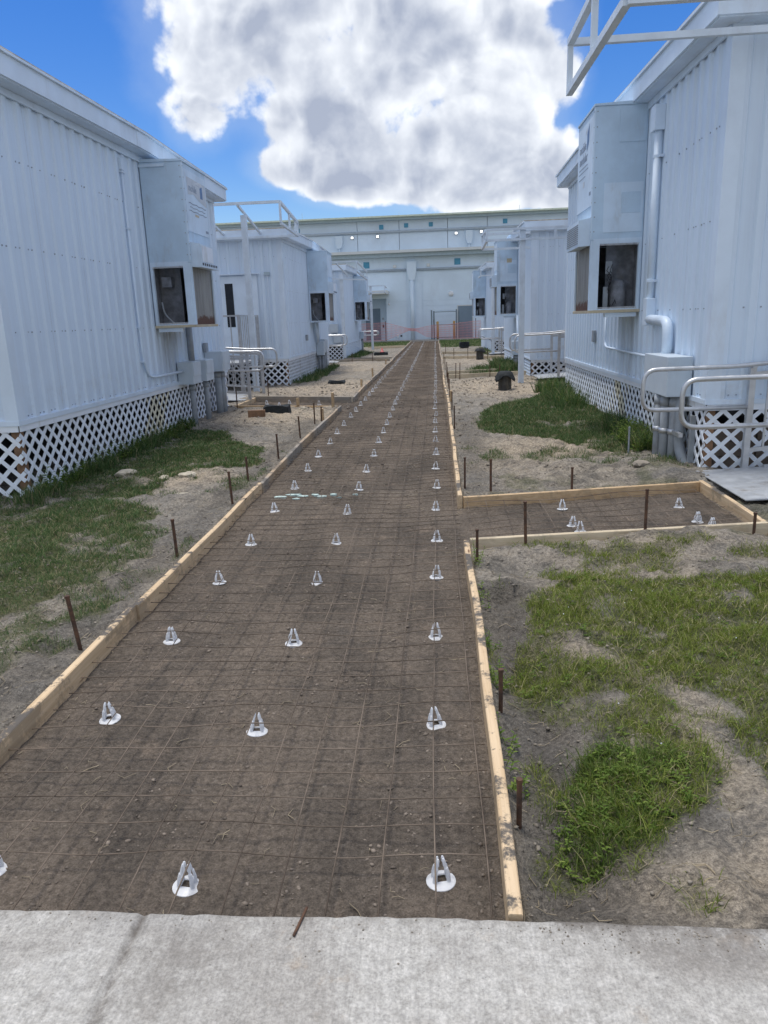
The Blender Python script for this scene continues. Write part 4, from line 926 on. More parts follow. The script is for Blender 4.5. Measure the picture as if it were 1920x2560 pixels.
# ---------------------------------------------------------------- ramps, handrails, awning frames
def ramp(label, x0, d, ya, yb, zp, plate_len=4.0, over=0.55, landing=None, rail_far=True, balus=True, group='ramps at the classroom doors', post0=0.46):
    """aluminium ramp entering along d (+1/-1 in x) between ya and yb"""
    root = thing('access_ramp', label, 'ramp', (x0, (ya+yb)/2, zp), group)
    sl = 1/12.; xe = x0+d*plate_len
    mb = MB(); ns = 12; pr = []
    mb.prism([(x0, ya, zp-0.010), (x0+d*0.6, ya, zp+0.02), (xe, ya, zp+plate_len*sl), (xe, ya, zp+plate_len*sl-0.02), (x0+d*0.6, ya, zp-0.0), (x0, ya, zp-0.018)], (0, yb-ya, 0)); mb.build('ramp_plate', 'galv', root)
    for y in (ya+0.03, yb-0.03):
        mb = MB(); mb.bar((x0+d*0.62, y, zp-0.02), (xe, y, zp+plate_len*sl-0.05), 0.05, 0.12); mb.build('side_beam', 'alu', root)
        ht = 1.0; lo = 0.38; xo = x0-d*over; xk = x0+d*0.30
        top = [(xk, y, zp+ht-0.02), (xo, y, zp+ht-0.03), (xo, y, zp+ht-lo-0.03), (x0+d*0.42, y, zp+ht-lo-0.02)]
        path = [(xe, y, zp+ht+(plate_len-0.3)*sl)] + top
        mb = MB(); mb.tube(rounded(path, 0.13, 8), 0.021, 10); mb.build('handrail', 'alu', root, smooth=True)
        xs = [x0+d*post0+d*1.55*k for k in range(int((plate_len-0.4)/1.55)+1)]
        for k, xp in enumerate(xs):
            zz = zp+abs(xp-x0)*sl; mb = MB(); mb.box(xp-0.028, xp+0.028, y+0.025, y+0.075, zz-0.02 if k else zp-0.0, zz+ht-0.03); p = mb.build('rail_post', 'alu', root)
            mb = MB(); mb.box(xp-0.022, xp+0.022, y-0.01, y+0.026, zz+ht-0.075, zz+ht-0.03); mb.build('rail_bracket', 'alu', p)
        if balus and len(xs) > 1:
            for k in range(len(xs)-1):
                a, b = xs[k], xs[k+1]
                for f in (0.14, 0.86):
                    mb = MB(); mb.bar((a, y+0.05, zp+abs(a-x0)*sl+f*ht), (b, y+0.05, zp+abs(b-x0)*sl+f*ht), 0.03, 0.04); mb.build('guard_rail', 'alu', root)
                nb = 10
                for j in range(1, nb):
                    xx = a+(b-a)*j/nb; zz = zp+abs(xx-x0)*sl; mb = MB(); mb.box(xx-0.009, xx+0.009, y+0.041, y+0.059, zz+0.14*ht, zz+0.86*ht); mb.build('baluster', 'alu', root, fixn=False)
    if landing:
        la, lb, ly0, ly1, lz = landing
        mb = MB(); mb.box(la, lb, ly0, ly1, lz-0.05, lz); mb.build('landing', 'galv', root)
        for (px, py) in ((la, ly0), (lb, ly0), (la, ly1), (lb, ly1), ((la+lb)/2, ly0)):
            mb = MB(); mb.box(px-0.03, px+0.03, py-0.03, py+0.03, -0.02, lz+1.06); mb.build('rail_post', 'alu', root)
        for (p, q) in (((la, ly0), (la, ly1)), ((la, ly0), (lb, ly0))):
            for h in (0.10, 1.04):
                mb = MB(); mb.bar((*p, lz+h), (*q, lz+h), 0.035, 0.035); mb.build('guard_rail', 'alu', root)
            n = 11
            for j in range(1, n):
                xx = p[0]+(q[0]-p[0])*j/n; yy = p[1]+(q[1]-p[1])*j/n; mb = MB(); mb.box(xx-0.01, xx+0.01, yy-0.01, yy+0.01, lz+0.10, lz+1.04); mb.build('baluster', 'alu', root, fixn=False)
    return root
ramp('aluminium ramp with dusty plate and two rail loops at the near right classroom', 2.50, 1, 6.04, 7.24, 0.19, 5.0)
ramp('aluminium ramp with rail loops and awning between the two nearer left classrooms', -3.80, -1, 15.0, 16.35, 0.20, 4.5, over=0.33, post0=0.02, landing=(-4.4, -6.5, 16.9, 18.7, 0.86))
ramp('aluminium ramp with rail loops before the second right classroom lattice', 2.36, 1, 17.5, 18.7, 0.28, 5.0, over=0.55)
ramp('aluminium ramp with rail loops in front of the farthest left classroom', -3.72, -1, 28.0, 29.3, 0.22, 4.0, over=0.30)
ramp('aluminium ramp with rail loops in front of the farthest right classroom', 2.20, 1, 30.9, 32.1, 0.22, 4.0, over=0.40)
def rail_far():
    r = thing('handrail', 'rail loops beyond the farthest left classroom before the alcove door', 'handrail', (-3.3, 41, 0.12))
    for y in (41.0, 41.9):
        mb = MB(); mb.tube(rounded([(-4.4, y, 1.12), (-3.12, y, 1.12), (-3.12, y, 0.91), (-4.4, y, 0.91)], 0.11, 6), 0.021, 8); mb.build('rail_loop', 'alu', r, smooth=True)
        mb = MB(); mb.box(-4.2, -4.14, y, y+0.05, 0.1, 1.1); mb.build('rail_post', 'alu', r)
rail_far()
def bars(root, name, segs, w=0.05, mat='frame_white'):
    for a, b in segs:
        mb = MB(); mb.bar(a, b, w, w); mb.build(name, mat, root)
def awnings():
    g = 'bare awning frames over the ramps'
    r = thing('awning_frame', 'white awning frame jutting into the sky over near right ramp', 'awning frame', (2.3, 6.1, 3.5), g)
    x0, x1, y0, y1 = 1.17, 4.6, 5.12, 7.10
    bars(r, 'chord', [((x0, y0-0.0, 3.49), (x0, y1, 3.52)), ((x0, y0, 3.90), (x0, y1, 3.90)), ((x0, y1, 3.90), (x1, y1, 3.92)), ((x0, y0, 3.49), (x1, y0, 3.50)), ((x0, y0, 3.90), (x1, y0, 3.92))], 0.052)
    bars(r, 'strut', [((x0, y1-0.001, 3.55), (x0, y1-0.001, 3.875)), ((x0, 6.10, 3.53), (x0, 6.10, 3.875)), ((x0, y0, 3.52), (x0, y0, 3.875))], 0.044)
    bars(r, 'post', [((x1, y0+0.03, 0.1), (x1, y0+0.03, 3.95))], 0.10)
    r = thing('awning_frame', 'white awning frame and grey post over ramp before the second left classroom', 'awning frame', (-4.15, 17.1, 0.1), g)
    ya, yb = 16.6, 18.62; zt0, zt1, zb0, zb1 = 4.19, 4.01, 3.76, 3.72
    bars(r, 'chord', [((-6.6, ya, zt0), (-3.24, ya, zt0)), ((-3.24, ya, zt0), (-3.24, yb, zt1)), ((-3.24, ya, zb0), (-3.24, yb, zb1)), ((-6.6, yb, zb1), (-3.24, yb, zb1))], 0.055)
    bars(r, 'rafter', [((x, ya, zt0-0.03), (x, yb, zt1-0.20)) for x in (-4.15, -5.05)], 0.045)
    bars(r, 'strut', [((-3.24, y, zb0+0.02), (-3.24, y, zt0-0.03-0.09*(y-ya))) for y in (ya, 17.6, yb-0.3, yb-0.001)] + [((x, yb+0.03, zb1), (x, yb+0.03, zt1-0.17)) for x in (-4.15, -5.05)], 0.045)
    mb = MB(); mb.box(-4.22, -4.10, 17.05, 17.17, 0.08, 4.02); mb.build('post', 'frame_white', r)
    r = thing('awning_frame', 'white awning frame on a grey post beside the second right classroom', 'awning frame', (1.95, 17.4, 0.1), g)
    bars(r, 'chord', [((1.16, 17.4, 3.53), (4.5, 17.4, 3.53)), ((1.16, 17.4, 3.31), (4.5, 17.4, 3.31)), ((1.16, 17.4, 3.53), (1.16, 19.0, 3.58)), ((1.16, 17.4, 3.31), (1.16, 19.0, 3.28)), ((1.16, 19.0, 3.60), (2.3, 19.0, 3.60)), ((1.16, 19.0, 3.26), (2.3, 19.0, 3.26))], 0.05)
    bars(r, 'strut', [((x, 17.4, 3.33), (x, 17.4, 3.51)) for x in (1.161, 2.65, 3.6)] + [((1.16, 19.0, 3.28), (1.16, 19.0, 3.58)), ((1.16, 18.2, 3.31), (1.16, 18.2, 3.55))], 0.045)
    mb = MB(); mb.box(1.89, 2.01, 17.43, 17.55, 0.08, 3.56); mb.build('post', 'frame_white', r)
    r = thing('awning_frame', 'small white awning frame on a grey post before farthest left classroom', 'awning frame', (-3.6, 29, 0.1), g)
    bars(r, 'chord', [((-6, 28.0, 3.79), (-2.80, 28.0, 3.78)), ((-2.80, 28.0, 3.78), (-2.65, 30.4, 3.55)), ((-2.80, 28.0, 3.42), (-2.65, 30.4, 3.25)), ((-6, 30.4, 3.45), (-2.65, 30.4, 3.25))], 0.05)
    bars(r, 'rafter', [((-3.57, 28.0, 3.76), (-3.4, 30.4, 3.42))], 0.045)
    bars(r, 'strut', [((-2.80, 28.0, 3.42), (-2.80, 28.0, 3.76)), ((-2.65, 30.4, 3.25), (-2.65, 30.4, 3.53))], 0.045)
    mb = MB(); mb.box(-3.74, -3.62, 30.42, 30.54, 0.08, 3.5); mb.build('post', 'frame_white', r)
    r = thing('awning_frame', 'small white awning frame before the farthest right classroom', 'awning frame', (2.4, 31, 0.1), g)
    bars(r, 'chord', [((1.83, 31, 3.58), (4.5, 31, 3.6)), ((1.83, 31, 3.26), (4.5, 31, 3.28)), ((1.83, 31, 3.58), (1.83, 32.5, 3.6)), ((1.83, 31, 3.26), (1.83, 32.5, 3.26))], 0.05)
    bars(r, 'strut', [((1.831, 31, 3.28), (1.831, 31, 3.56)), ((2.42, 31, 3.28), (2.42, 31, 3.56))], 0.045)
    mb = MB(); mb.box(2.28, 2.40, 31.1, 31.22, 0.08, 3.62); mb.build('post', 'frame_white', r)
    r = thing('awning_frame', 'awning frame on one tall post left of the far path end', 'awning frame', (-3.34, 40.1, 0.1), g)
    bars(r, 'chord', [((-5, 40.1, 3.42), (-2.6, 40.1, 3.42)), ((-5, 40.1, 3.10), (-2.6, 40.1, 3.10)), ((-2.6, 40.1, 3.42), (-2.6, 41.6, 3.36)), ((-2.6, 40.1, 3.10), (-2.6, 41.6, 3.06))], 0.05)
    bars(r, 'strut', [((-2.6, 40.1, 3.1), (-2.6, 40.1, 3.42)), ((-3.6, 40.1, 3.1), (-3.6, 40.1, 3.42))], 0.045)
    mb = MB(); mb.box(-3.40, -3.28, 40.14, 40.26, 0.08, 3.42); mb.build('post', 'frame_white', r)
awnings()

# ---------------------------------------------------------------- big building at the end of the path
def far_building():
    Y = 54.5; zg = 0.20
    r = thing('school_building', 'large pale two storey building with blue square tiles across the path end', 'building', (0, Y, zg))
    def bx(name, mat, x0, x1, y0, y1, z0, z1, par=None, bevel=0.0): mb = MB(); mb.box(x0, x1, y0, y1, z0, z1); return mb.build(name, mat, par or r, bevel=bevel)
    bx('wall', 'stucco', -40, 40, Y+1.6, Y+30, zg-0.4, 8.3)
    # lower wall faces
    for x0, x1 in ((-40, -24.02), (-24, -8.02), (-8, -5.55)): bx('wall_panel', 'stucco', x0, x1, Y, Y+1.6, zg-0.4, 5.9)
    bx('wall_panel', 'stucco', -5.55+0.001, -3.45, Y, Y+1.6, 3.15, 5.9)
    bx('backing', 'stucco', -3.44, 40, Y+0.03, Y+1.6, zg-0.4, 5.89)
    for x0, x1 in ((-3.45, -1.98), (-0.86, 3.66)):
        z = zg-0.4
        for zz in (1.44, 1.82, 2.19, 2.56, 2.93):
            bx('wall_course', 'stucco', x0, x1, Y, Y+0.03, z, zz-0.014); z = zz
        bx('wall_panel', 'stucco', x0, x1, Y, Y+0.03, 2.93, 5.9)
    bx('pilaster', 'stucco', -1.96, -0.88, Y-0.01, Y+0.03, zg-0.4, 5.9)
    x = 3.68
    while x < 40: bx('wall_panel', 'stucco', x, x+5.98, Y, Y+0.03, zg-0.4, 5.9); x += 6
    # upper wall faces with joints
    xs = [-40, -31, -22, -13.5, -5.32, -2.4, 0.95, 3.67, 9.6, 18, 27, 40]
    for a, b in zip(xs[:-1], xs[1:]): bx('wall_panel', 'stucco', a+0.015, b-0.015, Y, Y+1.6, 5.91, 8.3)
    # eaves and bands
    bx('eave', 'eave', -40, 40, Y-0.5, Y+2, 8.30, 8.46); bx('roof', 'roof_edge', -40.3, 40.3, Y-0.75, Y+31, 8.46, 8.56)
    bx('eave', 'eave', -40, 40, Y-0.55, Y-0.001, 5.88, 6.14); bx('ledge', 'stucco_band', -40, 40, Y-0.8, Y-0.001, 6.14, 6.32)
    for z in (7.58, 5.03):
        for a, b in (((-40, -1.98), (-1.22, 40)) if z < 6 else ((-40, 40),)):
            mb = MB(); mb.tube([(a, Y-0.08, z), (b, Y-0.08, z)], 0.085, 10); mb.build('gutter_pipe', 'gutter', r, smooth=True)
    for x in (-2.2, -0.5, 1.2): pass
    for (x, z, q) in ((-3.63, 7.91, .30), (-1.90, 7.96, .28), (-0.20, 7.96, .28), (4.88, 7.96, .30), (-9.5, 7.9, .3), (9.5, 7.96, .3), (-4.76, 5.44, .42), (1.60, 5.46, .42), (8.0, 5.46, .42)):
        bx('blue_tile', 'blue_tile', x-q/2, x+q/2, Y-0.03, Y-0.0115, z-q/2, z+q/2)
    # scupper boxes and downspout
    def scupper(x, zt, zb, w):
        mb = MB(); h = (zt-zb); mb.prism([(x-w/2, Y-0.30, zt), (x+w/2, Y-0.30, zt), (x+w/2, Y-0.30, zt-h*0.55), (x+w*0.28, Y-0.30, zb), (x-w*0.28, Y-0.30, zb), (x-w/2, Y-0.30, zt-h*0.55)], (0, 0.28, 0)); return mb.build('scupper_box', 'stucco', r)
    scupper(-1.60, 5.55, 4.33, 0.66); scupper(-6.6, 7.42, 6.6, 0.5); scupper(2.42, 7.46, 6.6, 0.48)
    for x, za, zb_ in ((-1.60, 4.34, 0.26), (-6.6, 6.61, 6.3), (2.42, 6.61, 6.3)):
        mb = MB(); mb.tube([(x, Y-0.16, za), (x, Y-0.16, zb_)], 0.15 if x == -1.6 else 0.07, 14); mb.build('downspout', 'stucco', r, smooth=True)
    # lamps
    for x, z in ((-5.68, 7.29), (1.53, 7.31), (3.26, 7.35), (-3.9, 7.3)):
        p = bx('wall_lamp', 'conduit', x-0.10, x+0.10, Y-0.12, Y-0.001, z-0.09, z+0.09); bx('lamp_lens', 'lamp', x-0.075, x+0.075, Y-0.128, Y-0.121, z-0.065, z+0.065, p)
    for x, z in ((-2.78, 5.29), (-0.43, 5.30)):
        p = bx('wall_lamp', 'stucco_band', x-0.11, x+0.11, Y-0.10, Y-0.001, z-0.10, z+0.10); bx('lamp_lens', 'globe', x-0.08, x+0.08, Y-0.106, Y-0.101, z-0.07, z+0.07, p)
    mb = MB(); mb.lathe([(0.001, 0.13), (0.09, 0.115), (0.16, 0.07), (0.19, 0.0), (0.19, -0.02)], (0,0,0), 18); mb.v = [(1.14+x, Y-0.021-z, 3.32+y) for x, y, z in mb.v]; mb.build('globe_lamp', 'globe', r, smooth=True)
    mb = MB(); mb.lathe([(0.001, 0.08), (0.06, 0.06), (0.08, 0.0)], (0,0,0), 12); mb.v = [(-3.25+x, Y-0.005-z, 2.76+y) for x, y, z in mb.v]; mb.build('small_lamp', 'globe', r, smooth=True)
    # right door
    d = bx('door', 'door_grey', 1.62, 2.63, Y-0.03, Y-0.001, 0.27, 2.46); bx('door_handle', 'alu', 1.72, 1.82, Y-0.08, Y-0.031, 1.30, 1.34, d)
    bx('door_frame', 'stucco_band', 1.56, 1.619, Y-0.05, Y-0.001, 0.25, 2.53); bx('door_frame', 'stucco_band', 2.631, 2.70, Y-0.05, Y-0.001, 0.25, 2.53); bx('door_frame', 'stucco_band', 1.62, 2.63, Y-0.05, Y-0.001, 2.462, 2.53)
    # alcove and its door
    bx('alcove_wall', 'stucco', -5.55, -3.45, Y+1.15, Y+1.599, zg, 3.149); 
    d = bx('door', 'door_grey', -5.05, -3.98, Y+1.12, Y+1.149, 0.27, 2.50); bx('door_handle', 'alu', -4.15, -4.05, Y+1.07, Y+1.119, 1.25, 1.29, d)
    bx('sign_plate', 'gutter', -3.86, -3.72, Y+1.13, Y+1.149, 1.70, 1.85); bx('card_reader', 'dark_part', -3.83, -3.73, Y+1.10, Y+1.149, 1.15, 1.35)
    # canopy over the alcove
    bx('canopy', 'stucco_band', -5.6, -3.22, Y-2.0, Y-0.002, 3.42, 3.64)
    bx('hose_box', 'plastic', -2.75, -2.60, Y-0.12, Y-0.03, 0.42, 0.66); bx('vent_hole', 'dark_part', -2.5, -2.38, Y-0.035, Y-0.0115, 0.48, 0.60)
    for x, h in ((-9.2, .55), (-2.4, .35), (5.9, .45), (-13, .4)):
        mb = MB(); mb.tube([(x, Y+0.5, 8.56), (x, Y+0.5, 8.56+h)], 0.012, 5); mb.build('lightning_rod', 'gutter', r)
far_building()
def far_gate():
    g = thing('metal_gate', 'grey pipe gate standing at the end of the dirt path', 'gate', (0.6, 53.6, 0.24))
    for x in (-0.25, 1.48):
        for dx in (0, 0.16):
            mb = MB(); mb.box(x+dx-0.05, x+dx+0.05, 53.6+dx, 53.7+dx, 0.24, 2.24-dx*0.4); mb.build('gate_post', 'gate', g)
    for z in (2.10, 1.22, 0.36):
        mb = MB(); mb.bar((-0.04, 53.68, z), (1.44, 53.68, z), 0.05, 0.05); mb.build('gate_rail', 'gate', g)
    for i, x in enumerate((0.16, 1.32)):
        mb = MB(); mb.tube([(x, 53.95, 0.24), (x, 53.95, 1.42)], 0.085, 14); mb.lathe([(0.085, 0), (0.06, 0.04), (0.001, 0.055)], (x, 53.95, 1.42), 14)
        o = mb.build('bollard', 'yellow', org=(x, 53.95, 0.24), smooth=True); tag(o, f'{["left","right"][i]} yellow bollard behind the grey gate rails', 'bollard', 'yellow bollards behind the gate')
far_gate()
def net_fence():
    r = thing('barrier_fence', 'orange plastic mesh barrier fence sagging across the far building', 'fence', (-0.5, 53.0, 0.24))
    top = [(-5.6, 1.45), (-3.5, 1.50), (-2.6, 1.25), (-1.9, 1.06), (-1.3, 1.02), (-0.6, 1.15), (-0.1, 1.22), (0.6, 1.20), (1.4, 1.28), (2.7, 1.40), (4.5, 1.42)]
    bot = [(-5.6, 0.28), (-3.5, 0.30), (-2.6, 0.62), (-1.9, 0.92), (-1.3, 0.86), (-0.6, 0.45), (-0.1, 0.40), (0.6, 0.30), (1.4, 0.28), (2.7, 0.28), (4.5, 0.28)]
    tx, tz = zip(*top); bz = [b[1] for b in bot]
    f = lambda x, u: np.interp(x, tx, bz)*(1-u) + np.interp(x, tx, tz)*u
    yf = lambda x: 53.38+0.04*math.sin(x*2)
    mb = MB(); xs = np.arange(-5.6, 4.5, 0.09)
    for i, x in enumerate(xs): mb.bar((x, yf(x), f(x, 0)), (x+0.02, yf(x), f(x, 1)), 0.017, 0.004, up=(0,1,0))
    tag(mb.build('net_strands', 'orange', r, fixn=False), kind='stuff')
    for u in np.linspace(0, 1, 7):
        mb = MB(); P = [(x, yf(x)-0.003, f(x, u)) for x in np.arange(-5.6, 4.51, 0.25)]; mb.tube(P, 0.006 if 0 < u < 1 else 0.010, 4); mb.build('net_cord', 'orange', r, fixn=False)
    for x in (-3.48, -0.1, 2.8): mb = MB(); mb.box(x-0.02, x+0.02, 53.42, 53.46, 0.1, 1.6); mb.build('fence_stake', 'rust', r)
net_fence()

# ---------------------------------------------------------------- wooden forms
def board(a, b, h, th, mat, label, group='wooden form boards along the walk', zoff=0.0, cat='form board'):
    a, b = Vector(a), Vector(b); L = (b-a).length; n = max(2, int(L/0.12)); t = (b-a)/L; nn = Vector((-t.y, t.x))
    mb = MB(); seed = random.randint(0, 999)
    wob = lambda s: 0.006*math.sin(s*1.3+seed) + 0.003*math.sin(s*4.1+seed)
    for i in range(n+1):
        s = L*i/n; p = a+t*s+nn*wob(s); z0 = float(gz(p.y))-0.03; z1 = float(gz(p.y))+h+zoff+0.004*math.sin(s*0.9+seed)
        q = nn*th/2; c = 0.004
        for (qq, z) in ((q, z0), (q, z1-c), (q*(1-2*c/th), z1), (-q*(1-2*c/th), z1), (-q, z1-c), (-q, z0)): mb.v.append((p.x+qq.x, p.y+qq.y, z))
    for i in range(n):
        for k in range(6): mb.f.append((i*6+k, i*6+(k+1) % 6, (i+1)*6+(k+1) % 6, (i+1)*6+k))
    mb.f += [tuple(range(6))[::-1], tuple(n*6+k for k in range(6))]
    o = mb.build('form_board', mat, org=(a.x, a.y, float(gz(a.y)))); tag(o, label, cat, group); return o
def forms():
    xl, xr = -1.77, 0.20
    board((xl, 1.70), (xl-0.005, 3.92), 0.105, 0.040, 'pine_y', 'nearest left form board, new pale pine with dirt along its top')
    board((xl-0.002, 3.925), (xl+0.004, 7.1), 0.108, 0.040, 'pine_y', 'second left form board from the concrete slab, muddy pine edge')
    board((xl+0.004, 7.105), (xl, 10.2), 0.105, 0.040, 'old_y', 'grey weathered left form board, third from the concrete slab')
    board((xl, 10.205), (xl+0.03, 13.43), 0.108, 0.040, 'old_y', 'left form board ending at the left branch corner')
    ys = [14.85, 19.4, 24.2, 29.0, 33.8, 38.6, 43.4, 52.6]
    for i, (p, q) in enumerate(zip(ys[:-1], ys[1:])): board((-1.67-0.01*(i % 2), p), (-1.67+0.01*(i % 3), q-0.005), 0.11, 0.040, 'old_y', f'left form board beyond the left branch, {ordinal(i+1)} from its corner')
    board((xr, 1.69), (xr, 5.12), 0.105, 0.040, 'pine_y', 'nearest right form board, bright new pine with mud splotches on top')
    ys = [6.40, 10.6, 15.2, 20.0, 24.8, 29.6, 34.4, 39.2, 44.0, 52.6]
    for i, (p, q) in enumerate(zip(ys[:-1], ys[1:])): board((xr+0.008*(i % 2), p), (xr+0.02*math.sin(i*2.0), q-0.005), 0.115, 0.040, 'pine_y' if i < 3 else 'old_y', f'right form board beyond the right branch, {ordinal(i+1)} from its corner')
    board((0.225, 5.15), (2.42, 5.43), 0.10, 0.040, 'pale_x', 'pale fresh form board on the near side of right branch', zoff=0.01)
    board((0.225, 6.40), (2.40, 6.86), 0.10, 0.040, 'pine_x', 'orange tinted form board on the far side of right branch')
    board((2.43, 5.46), (2.43, 6.88), 0.10, 0.040, 'pine_y', 'short form board closing right branch under the ramp plate')
    board((-1.80, 13.47), (-3.80, 13.93), 0.10, 0.040, 'pine_x', 'orange form board on the near side of left branch')
    board((-1.70, 14.80), (-3.78, 15.44), 0.125, 0.040, 'old_x', 'grey form board on the far side of left branch')
    board((-3.82, 13.96), (-3.80, 15.42), 0.10, 0.040, 'pine_y', 'short form board closing the left branch under the ramp plate')
    fg = 'far branch form boards'
    for (a, b, m, lb) in (((0.30,19.65),(2.45,20.25),'pale_x','pale form board crossing before the second right classroom'), ((0.30,20.95),(2.45,21.5),'pale_x','second pale form board behind the one before second right classroom'),
                          ((0.28,29.3),(2.5,28.3),'pale_x','form board on near side of the farthest right branch'), ((0.28,33.3),(2.6,32.2),'pale_x','form board on far side of the farthest right branch'),
                          ((-1.75,28.7),(-3.9,29.1),'old_x','weathered form board on near side of the far left branch'), ((-1.75,30.0),(-3.7,30.4),'old_x','weathered form board on far side of the far left branch'),
                          ((-1.75,43.4),(-3.8,42.2),'pale_x','pale form board beside the lawn near far left path end'), ((-1.75,41.6),(-3.4,41.0),'pale_x','pale form board before the tall awning post')):
        board(a, b, 0.14, 0.04, m, lb, fg)
    k = 0
    for (x, y, w) in ((-1.85, 11.9, 0), (-1.86, 13.3, 0), (-2.55, 13.58, 1), (-1.75, 17.5, 0), (-1.76, 20.8, 0), (-1.75, 26.4, 0), (0.27, 14.0, 0)):
        k += 1; mb = MB(); z = H1(x, y); h = 0.16+0.04*(k % 3); mb.box(x-0.022, x+0.022, y-0.045, y+0.045, z-0.1, z+h)
        o = mb.build('wooden_stake', 'pine_x', org=(x, y, z), bevel=0.003)
        tag(o, ['short pine stake behind left form board before the branch corner','short pine stake at the left branch near corner','short pine stake against the near board of left branch','first pine stake behind the left forms beyond the branch','second pine stake behind the left forms beyond the branch','third pine stake behind the left forms beyond the branch','short pine stake outside the right form board'][k-1], 'stake', 'wooden stakes along the forms')
forms()

def steel_stakes():
    def st(x, y, h, label, lean=0.0, r=0.011, base=None, mat='rust', grp='steel stakes holding the forms'):
        z = H1(x, y) if base is None else base; mb = MB(); top = Vector((x+lean*h, y+0.03*h, z+h))
        mb.tube([(x, y, z-0.12), tuple(top)], r, 9); mb.tube([tuple(top-Vector((0,0,0.012))), tuple(top)], r*1.25, 9)
        o = mb.build('steel_stake', mat, org=(x, y, z), smooth=False); tag(o, label, 'stake', grp)
    for i, (x, y, h, l) in enumerate([(-1.86,3.44,.30,-.16),(-1.86,4.92,.27,-.05),(-1.86,6.42,.30,-.06),(-1.90,7.18,.26,-.04),(-1.86,8.47,.30,-.03),(-1.87,9.99,.30,-.05),(-1.87,11.24,.33,0),(-1.84,11.7,.24,.04)]):
        st(x, y, h, f'rusty steel stake behind left forms, {ordinal(i+1)} from the concrete slab', l)
    for i, (x, y, h) in enumerate([(.255,2.17,.18),(.255,2.90,.20),(.255,4.72,.22),(.255,6.9,.30),(.255,10.68,.36),(.26,12.7,.32),(.26,14.78,.36),(.26,16.6,.35),(.28,18.4,.38),(.28,20.15,.4),(.28,22.9,.4),(.27,26,.38)]):
        st(x, y, h, f'rusty steel stake behind right forms, {ordinal(i+1)} from the concrete slab', 0.02*math.sin(i*3), r=0.0095)
    st(0.48, 6.62, 0.30, 'rusty stake behind the orange board of right branch, left one'); st(1.24, 6.80, 0.22, 'rusty stake behind the orange board of right branch, right one')
    st(0.62, 5.10, 0.31, 'rusty stake before the pale board of right branch, left one', -0.03); st(1.48, 5.22, 0.30, 'rusty stake before the pale board of right branch, middle one'); st(2.28, 5.32, 0.17, 'short rusty stake before pale branch board near the ramp plate')
    for i, (x, y, h) in enumerate([(.59,18.89,.42),(.5,19.3,.40),(1.66,19.85,.34),(1.40,19.75,.30),(2.45,19.55,.40)]): st(x, y, h, f'dark stake by the board before second right classroom, {ordinal(i+1)} counted leftmost to rightmost' if False else ['leftmost dark stake at the board before second right classroom','second dark stake from left before second right classroom','third dark stake at the board before second right classroom','thin dark stake midway along board before second right classroom','dark stake under the handrail before second right classroom'][i], 0.02)
    for i, (x, y) in enumerate([(.43,33.0),(.68,28.6),(1.91,28.2),(1.2,28.5)]): st(x, y, .4, ['dark stake at the farthest right branch beside the path','dark stake on near board of farthest right branch, left','dark stake on near board of farthest right branch, right','dark stake on near board of farthest right branch, middle'][i])
    for i, (x, y) in enumerate([(-3.74,13.75),(-3.55,15.6),(-2.4,28.6),(-3.2,28.8)]): st(x, y, .34, ['rusty stake beside the left ramp plate, near side','rusty stake beside the left ramp plate, far side','rusty stake at the far left branch board, right','rusty stake at the far left branch board, left'][i])
    st(2.14, 8.37, 0.30, 'thin galvanised rod standing before the pipes of near right classroom', 0, 0.010, mat='conduit')
steel_stakes()

